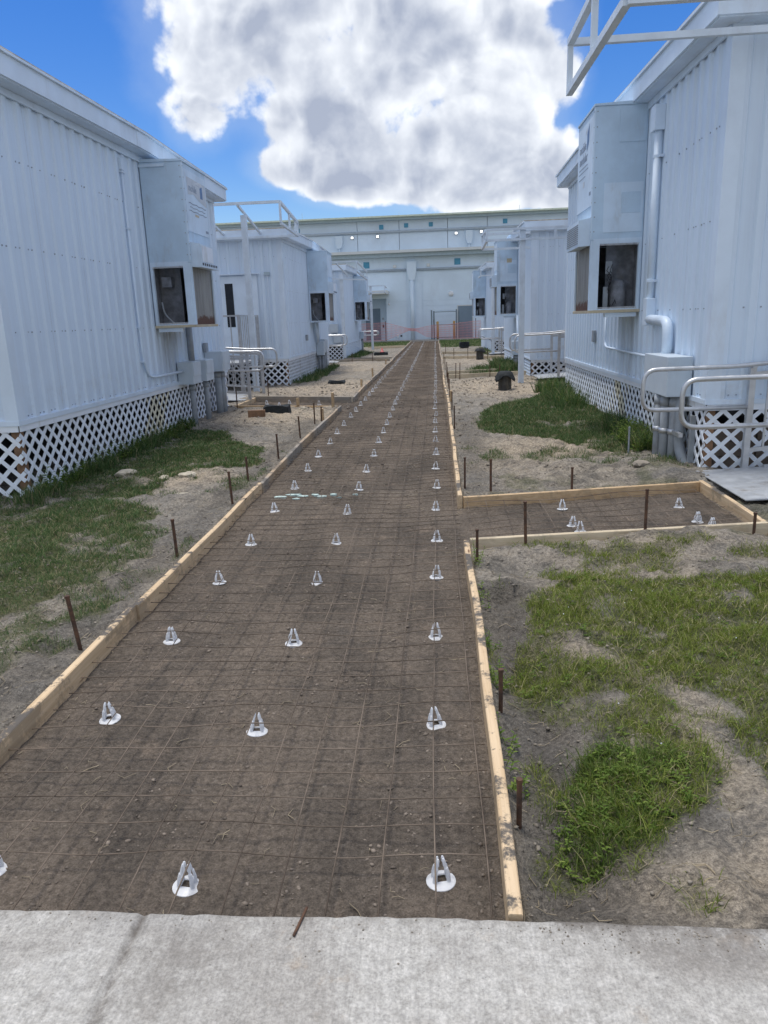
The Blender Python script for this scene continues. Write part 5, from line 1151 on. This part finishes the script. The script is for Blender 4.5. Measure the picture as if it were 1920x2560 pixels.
# ---------------------------------------------------------------- reinforcing mesh and its chairs
ROWS = [1.92]
while ROWS[-1] < 51.5: ROWS.append(ROWS[-1]+0.885)
COLS = [-1.46, -0.79, -0.02]
def wz(x, y):
    """height of the mesh above the bed"""
    n = 0.5*math.sin(x*3.1+y*1.7)+0.5*math.sin(y*2.3-x*1.9+1)
    d = min(abs(y-(1.92+0.885*round((y-1.92)/0.885))), 0.44)
    e = min(abs(x-c) for c in COLS)
    lift = 0.026*math.cos(d/0.44*math.pi/2)**2*math.exp(-(e/0.25)**2)
    edge = 0.02*max(0, (x+0.25)/0.4)
    return float(gz(y))+0.050+0.010*n+lift+edge
def wire_mesh():
    root = thing('wire_mesh', 'rusty welded wire mesh raised on white chairs over dirt path', 'wire mesh', (-0.8, 1.7, 0.05))
    x0 = 0.125; R_ = 0.0027
    xs = [x0-0.1524*k for k in range(12)]
    for k, x in enumerate(xs):
        P = []; y = 1.66
        while y < 51.9:
            P.append((x+0.006*math.sin(y*1.1+k)+0.003*math.sin(y*3.7+k*2), y, wz(x, y)+0.0021)); y += 0.12 if y < 12 else 0.35
        rr = [R_*(1 if p[1] < 12 else min(2.0, p[1]/12)) for p in P]
        rr = [R_]*len(P)
        mb = MB(); mb.tube(P, rr, 4); mb.build('wire', 'wire', root, fixn=False, smooth=True)
    y = 1.80; n = 0; rest = MB()
    while y < 51.8:
        y += 0.1524; xa = PXL+0.015 if y < 13.3 else -1.63
        P = [(x, y+0.006*math.sin(x*2.3+y*5)+0.012*math.sin(y*0.8)*x, wz(x, y)-0.0021) for x in np.linspace(xa+0.02*math.sin(y*7), 0.165, 14)]
        m = MB() if n < 280 else rest
        m.tube(P, R_, 4)
        if n < 280: m.build('wire', 'wire', root, fixn=False, smooth=True)
        n += 1
    tag(rest.build('far_wires', 'wire', root, fixn=False), kind='stuff')
    for (lab, poly, nm) in (('wire mesh mat lying in the right branch before the ramp', BR, 'r'), ('wire mesh mat lying in the left branch before ramp', BL, 'l')):
        (ax, ay), (bx_, by), (cx, cy), (dx, dy) = poly if nm == 'r' else poly
        rt = thing('wire_mesh', lab, 'wire mesh', ((ax+cx)/2, (ay+cy)/2, 0.1))
        q = lambda u, v: ((ax+(bx_-ax)*u)*(1-v)+(dx+(cx-dx)*u)*v, (ay+(by-ay)*u)*(1-v)+(dy+(cy-dy)*u)*v)
        zz = lambda x, y: float(gz(y))+0.06+0.015*math.sin(x*4+y*3)
        for k in range(8):
            v = 0.06+0.88*k/7; P = [(*q(u, v), zz(*q(u, v))) for u in np.linspace(0.02, 0.97, 14)]; m = MB(); m.tube(P, R_, 4); m.build('wire', 'wire', rt, fixn=False)
        for k in range(14):
            u = 0.03+0.93*k/13; P = [(*q(u, v), zz(*q(u, v))-0.004) for v in np.linspace(0.03, 0.97, 9)]; m = MB(); m.tube(P, R_, 4); m.build('wire', 'wire', rt, fixn=False)
wire_mesh()
def chair_parts():
    """base ring with square hole, four leaning legs with a notch and a cross web"""
    base = MB(); n = 28; ro, zi, zo = 0.046, 0.0105, 0.001
    hole = []
    for k in range(n):
        a = 2*math.pi*k/n; m = max(abs(math.cos(a)), abs(math.sin(a))); hole.append((0.0165/m*math.cos(a), 0.0165/m*math.sin(a)))
    for k in range(n):
        a = 2*math.pi*k/n; base.v += [(ro*math.cos(a), ro*math.sin(a), zo), (ro*math.cos(a), ro*math.sin(a), zo+0.003), (hole[k][0], hole[k][1], zi+0.003), (hole[k][0], hole[k][1], zi-0.002)]
    for k in range(n):
        a, b = 4*k, 4*((k+1) % n)
        for j in range(4): base.f.append((a+j, b+j, b+(j+1) % 4, a+(j+1) % 4))
    legs = []
    for k in range(4):
        ang = (0.60, math.pi-0.60, math.pi+0.60, -0.60)[k]; c, s_ = math.cos(ang), math.sin(ang)
        lg = MB(); prof = [(0.0270, 0.008, 0.0090), (0.0245, 0.035, 0.0084), (0.0190, 0.055, 0.0082), (0.0178, 0.057, 0.0058), (0.0160, 0.061, 0.0058), (0.0145, 0.063, 0.0076), (0.0110, 0.079, 0.0066), (0.0100, 0.086, 0.0042)]
        for (r, z, w) in prof:
            for (dr, dt) in ((-w*0.5, -w*0.62), (w*0.5, -w*0.62), (w*0.5, w*0.62), (-w*0.5, w*0.62)):
                rr = r+dr; lg.v.append((rr*c-dt*s_, rr*s_+dt*c, z))
        m = len(prof)
        for i in range(m-1):
            for j in range(4): lg.f.append((4*i+j, 4*i+(j+1) % 4, 4*i+4+(j+1) % 4, 4*i+4+j))
        lg.f += [(0,3,2,1), tuple(4*(m-1)+j for j in range(4))]; legs.append(lg)
    web = [MB().box(sx*0.0195-0.002, sx*0.0195+0.002, -0.013, 0.013, 0.012, 0.032) for sx in (-1, 1)]
    return base, legs, web
def chairs():
    base, legs, web = chair_parts()
    proto = thing('rebar_chair', 'x', 'rebar chair', (0,0,0), 'white plastic rebar chairs under the mesh')
    base.build('base_ring', 'plastic', proto, smooth=False)
    for lg in legs: lg.build('leg', 'plastic', proto)
    for wb in web: wb.build('web', 'plastic', proto)
    J = MB()
    for m in [base]+web+legs: J.add(m.v, m.f)
    far = J.build('rebar_chair', 'plastic', org=(0,0,0)); tag(far, 'x', 'rebar chair', 'white plastic rebar chairs under the mesh')
    cnt = [0, 0]
    def put(x, y, label, lean=0.0):
        near = y < 8.3
        i = 0 if near else 1; src = proto if near else far
        o = src if cnt[i] == 0 else (copy_tree(proto) if near else far.copy())
        if cnt[i] and not near: COL.objects.link(o)
        cnt[i] += 1
        o.location = (x, y, H1(x, y)-0.001); o['label'] = label
        o.rotation_euler = (random.uniform(-.05, .05), random.uniform(-.06, .06), random.choice((0, 0, 0.1, -0.15, math.pi/4*0.3))+random.uniform(-.12, .12))
    for c, nm in enumerate(('left', 'middle', 'right')):
        for r, y in enumerate(ROWS):
            fr = sstep(y, 8, 45); x = [-1.46, -0.79, -0.02][c] + random.uniform(-.012, .012)
            put(x, y+random.uniform(-.05, .05)-(0.0 if c == 0 else 0.05 if c == 1 else 0.0), f'white rebar chair in the {nm} row along the path, {ordinal(r+1)} from the concrete slab')
    for i, (x, y) in enumerate(((1.07,6.28),(1.07,5.79),(1.10,5.62),(2.06,6.31),(2.06,5.84),(2.12,5.70))):
        put(x, y, ['white rebar chair in right branch, left trio, farthest','white rebar chair in right branch, left trio, middle','white rebar chair in right branch, left trio, nearest the pale board','white rebar chair in right branch, ramp side trio, farthest','white rebar chair in right branch, ramp side trio, middle','white rebar chair half hidden behind the pale board near ramp plate'][i])
    for i, (x, y) in enumerate(((-3.45,14.95),(-3.1,14.5),(-2.96,14.85),(-2.32,14.6))):
        put(x, y, f'white rebar chair in the left branch, {ordinal(i+1)} from the left ramp plate')
chairs()

# ---------------------------------------------------------------- drain basins, rocks and other small things
def cloth_basin(label, x, y, h, r, seed, drop=0.16):
    rnd = random.Random(seed); z = H1(x, y); root = thing('drain_basin', label, 'drain basin', (x, y, z), 'drain basins beside the path')
    mb = MB(); pr = []; k = 0; zz = -0.1
    while zz < h-0.01: pr.append((r*(1.0 if k % 2 else 0.93), zz)); zz += 0.022; k += 1
    mb.lathe(pr, (x, y, z), 22); mb.build('corrugated_pipe', 'black_pipe', root, smooth=True)
    mb = MB(); n = 28; rings = [(0.001, h+0.03), (r*0.7, h+0.025), (r*1.08, h+0.005)]
    for j, (q, zq) in enumerate(rings):
        for i in range(n): a = 2*math.pi*i/n; mb.v.append((x+q*math.cos(a), y+q*math.sin(a), z+zq))
    for j, f in enumerate((0.35, 0.7, 1.0)):
        for i in range(n):
            a = 2*math.pi*i/n; corner = max(abs(math.cos(a)), abs(math.sin(a)))**-1.6
            q = r*(1.10+0.85*f*(corner-0.70)+0.10*math.sin(5*a+seed)*f); mb.v.append((x+q*math.cos(a), y+q*math.sin(a), z+h-drop*f*corner*(0.75+0.25*math.sin(3*a+seed))))
    for j in range(5):
        for i in range(n): a, b = j*n+i, j*n+(i+1) % n; mb.f.append((a, b, b+n, a+n))
    o = mb.build('filter_cloth', 'fabric', root, smooth=True)
    sd = o.modifiers.new('thick', 'SOLIDIFY'); sd.thickness = 0.004
    return root
cloth_basin('black corrugated drain pipe capped with dark filter cloth, by the right classrooms post', 1.45, 16.0, 0.37, 0.145, 3, 0.13)
cloth_basin('black drain pipe with cloth cap beyond the second right board', 1.62, 28.0, 0.40, 0.14, 5, 0.10)
def small_things():
    def flat_basin(label, x, y, w, d, h):
        z = H1(x, y); root = thing('drain_inlet', label, 'drain inlet', (x, y, z), 'drain basins beside the path')
        mb = MB(); mb.box(x-w*0.42, x+w*0.42, y-d/2, y+d/2, z-0.1, z+h*0.6); mb.build('inlet_box', 'black_pipe', root, bevel=0.01)
        mb = MB(); pts = []; n = 16
        for i in range(n):
            a = 2*math.pi*i/n; pts.append((x+w/2*math.copysign(abs(math.cos(a))**0.5, math.cos(a)), y+d/2*1.1*math.copysign(abs(math.sin(a))**0.5, math.sin(a)), z+h+0.015*math.sin(a*3)))
        mb.prism(pts, (0, 0, -0.02)); skirt = [(p[0]*1.0+(p[0]-x)*0.08, p[1]+(p[1]-y)*0.08, z+h*0.2) for p in pts]
        o = len(mb.v); mb.v += skirt
        for i in range(n): mb.f.append((i, (i+1) % n, o+(i+1) % n, o+i))
        mb.build('filter_cloth', 'fabric', root, fixn=False)
    flat_basin('low black cloth covered drain box on sand left of path', -2.74, 12.62, 0.44, 0.3, 0.15)
    flat_basin('flat black drain box beyond left branch near the second left classroom', -2.52, 18.9, 0.42, 0.35, 0.07)
    flat_basin('small black drain box on the right before the far lawn', 1.45, 38.6, 0.5, 0.4, 0.30)
    flat_basin('black drain box with a red cone at far left', -2.42, 33.4, 0.6, 0.5, 0.14)
    z = H1(-2.42, 33.4); mb = MB(); mb.lathe([(0.10, 0), (0.10, 0.02), (0.06, 0.025), (0.025, 0.18), (0.001, 0.19)], (-2.36, 33.3, z+0.15), 14); o = mb.build('marker_cone', 'red', org=(-2.36, 33.3, z+0.15), smooth=True); tag(o, 'small red cone standing on the far left black drain box', 'cone')
    mb = MB(); z = H1(-2.96, 12.05); c, s_ = math.cos(0.2), math.sin(0.2); mb.box(-0.14, 0.14, -0.05, 0.05, -0.02, 0.10); mb.v = [(-2.96+x*c-y*s_, 12.05+x*s_+y*c, z+zz) for x, y, zz in mb.v]
    o = mb.build('wood_offcut', 'brown_post', org=(-2.96, 12.05, z), bevel=0.004); tag(o, 'brown wood offcut lying on sand beside the low black drain box', 'wood offcut')
    # rebar stub lying over the slab edge
    mb = MB(); mb.tube([(-0.383, 1.70, 0.121), (-0.39, 1.66, 0.122), (-0.402, 1.60, 0.122)], 0.0040, 7); o = mb.build('rebar_stub', 'rust', org=(-0.39, 1.66, 0.12), smooth=True); tag(o, 'short rusty rebar stub lying over the slab edge', 'rebar')
    def rock(x, y, r, label, mat='rock', flat=0.5, seed=0, name='rock', grp=None, sink=0.3):
        bm = bmesh.new(); bmesh.ops.create_icosphere(bm, subdivisions=2, radius=1.0); rnd = random.Random(seed)
        ph = [rnd.uniform(0, 6) for _ in range(6)]
        for v in bm.verts:
            p = v.co; k = 1+0.22*math.sin(2.3*p.x+ph[0])+0.18*math.sin(3.1*p.y+ph[1])+0.15*math.sin(2.7*p.z+ph[2])+rnd.uniform(-.16, .16)
            v.co = Vector((p.x*k*r*(1.2+0.3*math.sin(ph[3])), p.y*k*r, p.z*k*r*flat))
        me = bpy.data.meshes.new(name); bm.to_mesh(me); bm.free(); me.materials.append(M[mat]); o = bpy.data.objects.new(name, me); COL.objects.link(o)
        o.location = (x, y, H1(x, y)+r*flat*(1-sink*2)*0.6); o.rotation_euler = (0, 0, ph[4]); tag(o, label, 'rock', grp); return o
    rock(-3.40, 7.82, 0.105, 'largest pale rock lying in the left grass near the lattice', flat=0.38, seed=1)
    rock(-2.69, 7.62, 0.085, 'smaller pale rock at the sandy edge of the left grass', seed=2)
    rock(-2.86, 7.45, 0.05, 'little pale rock just left of the sandy left patch', seed=3)
    rock(-3.05, 6.66, 0.12, 'flat brown earth clod in the left grass', mat='clod', flat=0.3, seed=4)
    rock(-2.45, 6.75, 0.09, 'flat tan rock between left grass and left stakes', flat=0.3, seed=6)
    rock(-2.35, 13.0, 0.06, 'pale rock before the near board of left branch', seed=7)
    rock(-2.9, 16.3, 0.07, 'brown stone behind the far board of left branch', mat='clod', seed=8)
    rock(2.05, 7.45, 0.08, 'pale clod on the soil mound before near right pipes', mat='clod', seed=9)
    # painted chips pressed in the bed
    rnd = random.Random(5); k = 0
    for (x, y, w, d) in ((-1.52,6.88,.10,.07),(-1.42,6.97,.13,.06),(-1.30,6.93,.10,.05),(-1.20,6.98,.07,.05),(-1.12,6.90,.09,.04),(-1.02,6.96,.06,.05),(-0.95,6.88,.05,.03),(-1.36,6.84,.06,.04),(-0.80,6.95,.05,.025)):
        k += 1; n = 8; pts = []
        for i in range(n): a = 2*math.pi*i/n; q = rnd.uniform(.7, 1.15); pts.append((x+w*0.62*q*math.cos(a), y+d*0.6*q*math.sin(a), H1(x, y)+0.012))
        mb = MB(); mb.prism(pts, (0, 0, -0.02)); o = mb.build('concrete_chip', 'teal_chip', org=(x, y, H1(x, y))); tag(o, f'pale green painted chip pressed in the dirt path, {ordinal(k)} from the left form', 'chip', 'pale green chips across the path')
small_things()

def scatter_clods():
    ico = bmesh.new(); bmesh.ops.create_icosphere(ico, subdivisions=1, radius=1.0)
    iv = np.array([v.co[:] for v in ico.verts]); ifc = np.array([[v.index for v in f.verts] for f in ico.faces]); ico.free()
    def field(name, n, fx, fy, rmin, rmax, mat, keep, p=2.2):
        x, y = fx(n), fy(n); m = keep(x, y); x, y = x[m], y[m]; n = len(x)
        r = rmin + (rmax-rmin)*RNG.random(n)**p*1.0; r = r*np.clip(0.45+y/9, 0.6, 2.4)
        z = height(x, y)
        V = np.repeat(iv[None], n, 0)*(1+RNG.uniform(-.42, .42, (n, len(iv), 1)))
        ang = RNG.random(n)*6.28; c, s = np.cos(ang), np.sin(ang); sx = RNG.uniform(.7, 1.6, n); sz = RNG.uniform(.4, .85, n)
        vx, vy, vz = V[..., 0]*sx[:, None], V[..., 1], V[..., 2]*sz[:, None]
        W = np.stack([(vx*c[:, None]-vy*s[:, None])*r[:, None]+x[:, None], (vx*s[:, None]+vy*c[:, None])*r[:, None]+y[:, None], vz*r[:, None]+z[:, None]+r[:, None]*0.12], -1).reshape(-1, 3)
        F = (ifc[None]+np.arange(n)[:, None, None]*len(iv)).reshape(-1)
        o = np_mesh(name, W, F, np.full(n*len(ifc), 3), mat, smooth=False); tag(o, kind='stuff')
    U = lambda a, b: (lambda n: RNG.uniform(a, b, n))
    yl = lambda a, b: (lambda n: a*np.exp(RNG.random(n)*math.log(b/a)))
    side = lambda x, y: (path_mask(x, y) < 0.5) & (x < 2.55) & (x > -3.95) & (np.abs(x+0.79) > 1.02) & (vn(x, y, 1.8, 55)+0.35*np.exp(-((np.abs(x+0.79)-1.25)/0.3)**2) > 0.42)
    field('soil_clods', 24000, U(-3.95, 3.2), yl(1.74, 20), 0.002, 0.013, 'clod', side, 3.0)
    field('path_clods', 7000, U(-1.73, 0.17), yl(1.70, 16), 0.002, 0.012, 'pathclod', lambda x, y: vn(x, y, 2.2, 56) > 0.40, 3.0)
    n = 300; x = np.where(RNG.random(n) < .65, RNG.uniform(.25, 1.1, n), RNG.uniform(-1.3, .25, n)); y = 1.67-np.abs(RNG.normal(0, .05, n)); r = 0.0008+0.0028*RNG.random(n)**2
    V = (np.repeat(iv[None], n, 0)*(1+RNG.uniform(-.4, .4, (n, len(iv), 1)))*r[:, None, None]*np.array([1, 1, .6])+np.stack([x, y, np.full(n, .118)], 1)[:, None]).reshape(-1, 3)
    tag(np_mesh('slab_crumbs', V, (ifc[None]+np.arange(n)[:, None, None]*len(iv)).reshape(-1), np.full(n*len(ifc), 3), 'clod'), kind='stuff')
    # straw, roots and twigs
    n = 4200; x = RNG.uniform(-3.6, 3.0, n); y = yl(1.74, 14)(n); z = height(x, y); mb_v = []; F = []
    inp = path_mask(x, y) > 0.5; keep = (~inp) | (RNG.random(n) < 0.22); x, y, z = x[keep], y[keep], z[keep]; n = len(x)
    a = RNG.random(n)*6.28; L = RNG.uniform(0.015, 0.075, n); w = RNG.uniform(.0007, .0018, n)
    dx, dy = np.cos(a), np.sin(a); bend = RNG.uniform(-.4, .4, n)
    P = []
    for k, t in enumerate((0, .5, 1)):
        cx = x+dx*L*t-dy*L*bend*math.sin(math.pi*t); cy = y+dy*L*t+dx*L*bend*math.sin(math.pi*t); cz = height(cx, cy)+0.004+RNG.random(n)*0.008*(k > 0)
        for q in (-1, 1): P.append(np.stack([cx-dy*w*q, cy+dx*w*q, cz], 1))
        P.append(np.stack([cx, cy, cz+w*1.6], 1))
    V = np.stack(P, 1).reshape(-1, 3); b0 = np.arange(n)*9
    F = []
    for k in (0, 3):
        for (i, j) in ((0, 2), (2, 1), (1, 0)): F.append(np.stack([b0+k+i, b0+k+j, b0+k+3+j, b0+k+3+i], 1))
    F = np.stack(F, 1).reshape(-1); tag(np_mesh('straw', V, F, np.full(n*6, 4), 'straw'), kind='stuff')
scatter_clods()

# ---------------------------------------------------------------- grass and weeds
def blades(name, x, y, h, mat, lean=0.6, w=0.0022, dry=0.12, nb=5, spread=0.02):
    n = len(x); x = np.repeat(x, nb); y = np.repeat(y, nb); h = np.repeat(h, nb)*RNG.uniform(.5, 1.25, n*nb); N = n*nb
    x = x+RNG.normal(0, spread, N); y = y+RNG.normal(0, spread, N); z = height(x, y)-0.004
    a = RNG.random(N)*6.28; ln = RNG.uniform(0.15, lean, N)*h*1.2; dx, dy = np.cos(a), np.sin(a)
    fa = RNG.random(N)*6.28; px, py = np.cos(fa), np.sin(fa); ww = (w*(0.7+0.6*RNG.random(N)))*np.clip(y/4.0, 0.8, 5)
    V = []
    for t, k in ((0, 1.0), (0.55, 0.85)):
        cx, cy, cz = x+dx*ln*t**1.7, y+dy*ln*t**1.7, z+h*t
        V.append(np.stack([cx-px*ww*k, cy-py*ww*k, cz], 1)); V.append(np.stack([cx+px*ww*k, cy+py*ww*k, cz], 1))
    V.append(np.stack([x+dx*ln, y+dy*ln, z+h*(1-0.25*RNG.random(N))], 1))
    V = np.stack(V, 1).reshape(-1, 3); b = np.arange(N)*5
    F = np.concatenate([np.stack([b, b+1, b+3, b+2], 1), np.stack([b+2, b+3, b+4, b+4], 1)[:, :3].repeat(1, 0)], 1).reshape(-1)
    lt = np.tile([4, 3], N)
    tone = np.clip(RNG.normal(0.34, 0.17, N), 0, 0.8); dr = RNG.random(N) < dry; tone[dr] = RNG.uniform(.8, 1, dr.sum())
    tag(np_mesh(name, V, F, lt, mat, {'tone': np.repeat(tone, 5)}), kind='stuff')
def sample(n, x0, x1, y0, y1, wt, power=1.0):
    X = RNG.uniform(x0, x1, n); Y = RNG.uniform(y0, y1, n); m = RNG.random(n) < wt(X, Y)**power; return X[m], Y[m]
def vegetation():
    x, y = sample(30000, 0.24, 3.2, 1.75, 5.1, grass_mask, 1.2)
    blades('grass', x, y, RNG.uniform(.018, .062, len(x))*(0.5+0.9*vn(x, y, 4, 61)), 'grass', 1.3, 0.0016, 0.17, 5, 0.020)
    x, y = sample(4200, 0.28, 1.15, 1.93, 2.75, lambda a, b: inpoly(a+0.16*(vn(a, b, 5, 71)-.5), b+0.22*(vn(a, b, 5, 72)-.5), G_RD)*sstep(vn(a, b, 6, 73), .15, .6))
    blades('tall_grass', x, y, RNG.uniform(.025, .085, len(x))*(0.35+1.0*vn(x, y, 6, 62)), 'grass_mid', 1.2, 0.0018, 0.05, 5, 0.03)
    x, y = sample(40000, -4.3, -1.82, 2.6, 11.2, grass_mask, 1.2)
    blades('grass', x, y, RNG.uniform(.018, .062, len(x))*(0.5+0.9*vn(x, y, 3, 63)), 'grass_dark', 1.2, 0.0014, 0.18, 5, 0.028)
    x, y = sample(20000, 0.3, 2.6, 7.5, 16.2, grass_mask, 1.2)
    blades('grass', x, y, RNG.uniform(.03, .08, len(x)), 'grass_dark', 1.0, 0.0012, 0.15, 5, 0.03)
    x, y = sample(9000, -9, 9, 39.5, 53.1, lambda a, b: grass_mask(a, b))
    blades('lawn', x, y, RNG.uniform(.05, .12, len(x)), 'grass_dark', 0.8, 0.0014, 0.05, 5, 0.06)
    x, y = sample(16000, -3.8, 2.4, 18.5, 38.5, lambda a, b: grass_mask(a, b)*(np.abs(a+0.8) > 1.1))
    blades('verge_grass', x, y, RNG.uniform(.06, .20, len(x)), 'grass_dark', 0.8, 0.0013, 0.12, 5, 0.04)
    # taller weeds along the lattice skirts
    def strip(name, n, xa, xb, ya, yb, h0, h1):
        x = RNG.uniform(xa, xb, n); y = RNG.uniform(ya, yb, n); k = RNG.random(n) < sstep(vn(x, y, 2.2, 91), .35, .6); x, y = x[k], y[k]
        blades(name, x, y, RNG.uniform(h0, h1, len(x)), 'grass_dark', 0.7, 0.0016, 0.15, 5, 0.03)
    strip('skirt_weeds', 1500, -4.0, -3.75, 6.5, 11.3, .06, .20)
    strip('skirt_weeds', 1000, 2.25, 2.6, 8.6, 10.2, .10, .26)
    strip('skirt_weeds', 1300, 2.0, 2.6, 12.0, 15.6, .10, .36)
    strip('skirt_weeds', 500, 2.45, 2.6, 10.2, 12.2, .08, .25)
    strip('skirt_weeds', 900, 1.7, 2.35, 20.5, 23.6, .15, .40)
    # broad-leaved weeds near the camera
    leaf = [(0, 0), (0.28, 0.16), (0.62, 0.17), (1.0, 0.0), (0.62, -0.17), (0.28, -0.16)]
    def weeds(name, pts, hmin, hmax, nl, ls):
        V = []; F = []; tone = []; lt = []
        for (x, y) in pts:
            z = H1(x, y); h = random.uniform(hmin, hmax); lx, ly = random.uniform(-.4, .4)*h, random.uniform(-.4, .4)*h
            t0 = random.uniform(.1, .9)
            o = len(V); w = 0.0013
            V += [(x-w, y, z), (x+w, y, z), (x+lx+w*.6, y+ly, z+h), (x+lx-w*.6, y+ly, z+h)]; F += [o, o+1, o+2, o+3]; lt.append(4); tone += [t0*.6]*4
            for k in range(nl):
                u = 0.15+0.85*(k+random.random()*.5)/nl; cx, cy, cz = x+lx*u, y+ly*u, z+h*u
                a = k*2.4+random.random(); L = ls*random.uniform(.6, 1.2)*(1.15-0.5*u); tilt = random.uniform(-.1, .8); ca, sa = math.cos(a), math.sin(a)
                o = len(V)
                for (p, q) in leaf:
                    r = p*L; V.append((cx+ca*r-sa*q*L*0.9, cy+sa*r+ca*q*L*0.9, cz+r*tilt*(1-0.7*p)+abs(q)*L*0.25))
                F += [o, o+1, o+2, o+3, o, o+3, o+4, o+5]; lt += [4, 4]; tone += [min(1, max(0, t0*.7+random.uniform(-.1, .35)))]*6
        tag(np_mesh(name, np.array(V), np.array(F), np.array(lt), 'weed', {'tone': np.array(tone)}), kind='stuff')
    P = []
    while len(P) < 130:
        x, y = random.uniform(.35, 1.1), random.uniform(1.98, 2.65)
        ax, ay = np.array([x]), np.array([y])
        if inpoly(ax+0.22*(vn(ax, ay, 5, 71)-.5), ay+0.3*(vn(ax, ay, 5, 72)-.5), G_RD)[0] and vn(ax, ay, 7, 74)[0] > random.uniform(.1, .8): P.append((x, y))
    weeds('weeds', P, .012, .055, 7, .026)
    P = []
    while len(P) < 420:
        x, y = random.uniform(.3, 2.8), random.uniform(1.8, 4.8)
        if grass_mask(np.array([x]), np.array([y]))[0] > random.uniform(.3, 1.0): P.append((x, y))
    weeds('low_weeds', P, .015, .055, 6, .028)
    P = [(random.uniform(.235, .30), random.choice((2.6, 3.25, 3.6, 4.2, 4.7, 2.45))+random.uniform(-.12, .12)) for _ in range(46)]
    weeds('form_weeds', P, .04, .12, 7, .03)
    P = [(random.uniform(2.2, 2.55), random.uniform(8.5, 9.6)) for _ in range(120)] + [(random.uniform(-3.97, -3.8), random.uniform(6.8, 11.2)) for _ in range(150)] + [(random.uniform(2.1, 2.55), random.uniform(12.5, 15.8)) for _ in range(160)]
    weeds('skirt_leaves', P, .08, .30, 9, .06)
    # tiny white flowers
    V = []; F = []; lt = []
    for _ in range(75):
        x, y = random.uniform(.6, 3.0), random.uniform(2.1, 4.7)
        if grass_mask(np.array([x]), np.array([y]))[0] < .5: continue
        z = H1(x, y)+random.uniform(.04, .075); r = random.uniform(.0025, .0045); o = len(V)
        V += [(x+r, y, z), (x, y+r, z), (x-r, y, z), (x, y-r, z), (x, y, z+r), (x, y, z-r)]
        for t in ((0,1,4),(1,2,4),(2,3,4),(3,0,4),(1,0,5),(2,1,5),(3,2,5),(0,3,5)): F += [o+i for i in t]; lt.append(3)
    tag(np_mesh('white_flowers', np.array(V), np.array(F), np.array(lt), 'plastic'), kind='stuff')
vegetation()
bpy.context.view_layer.update()
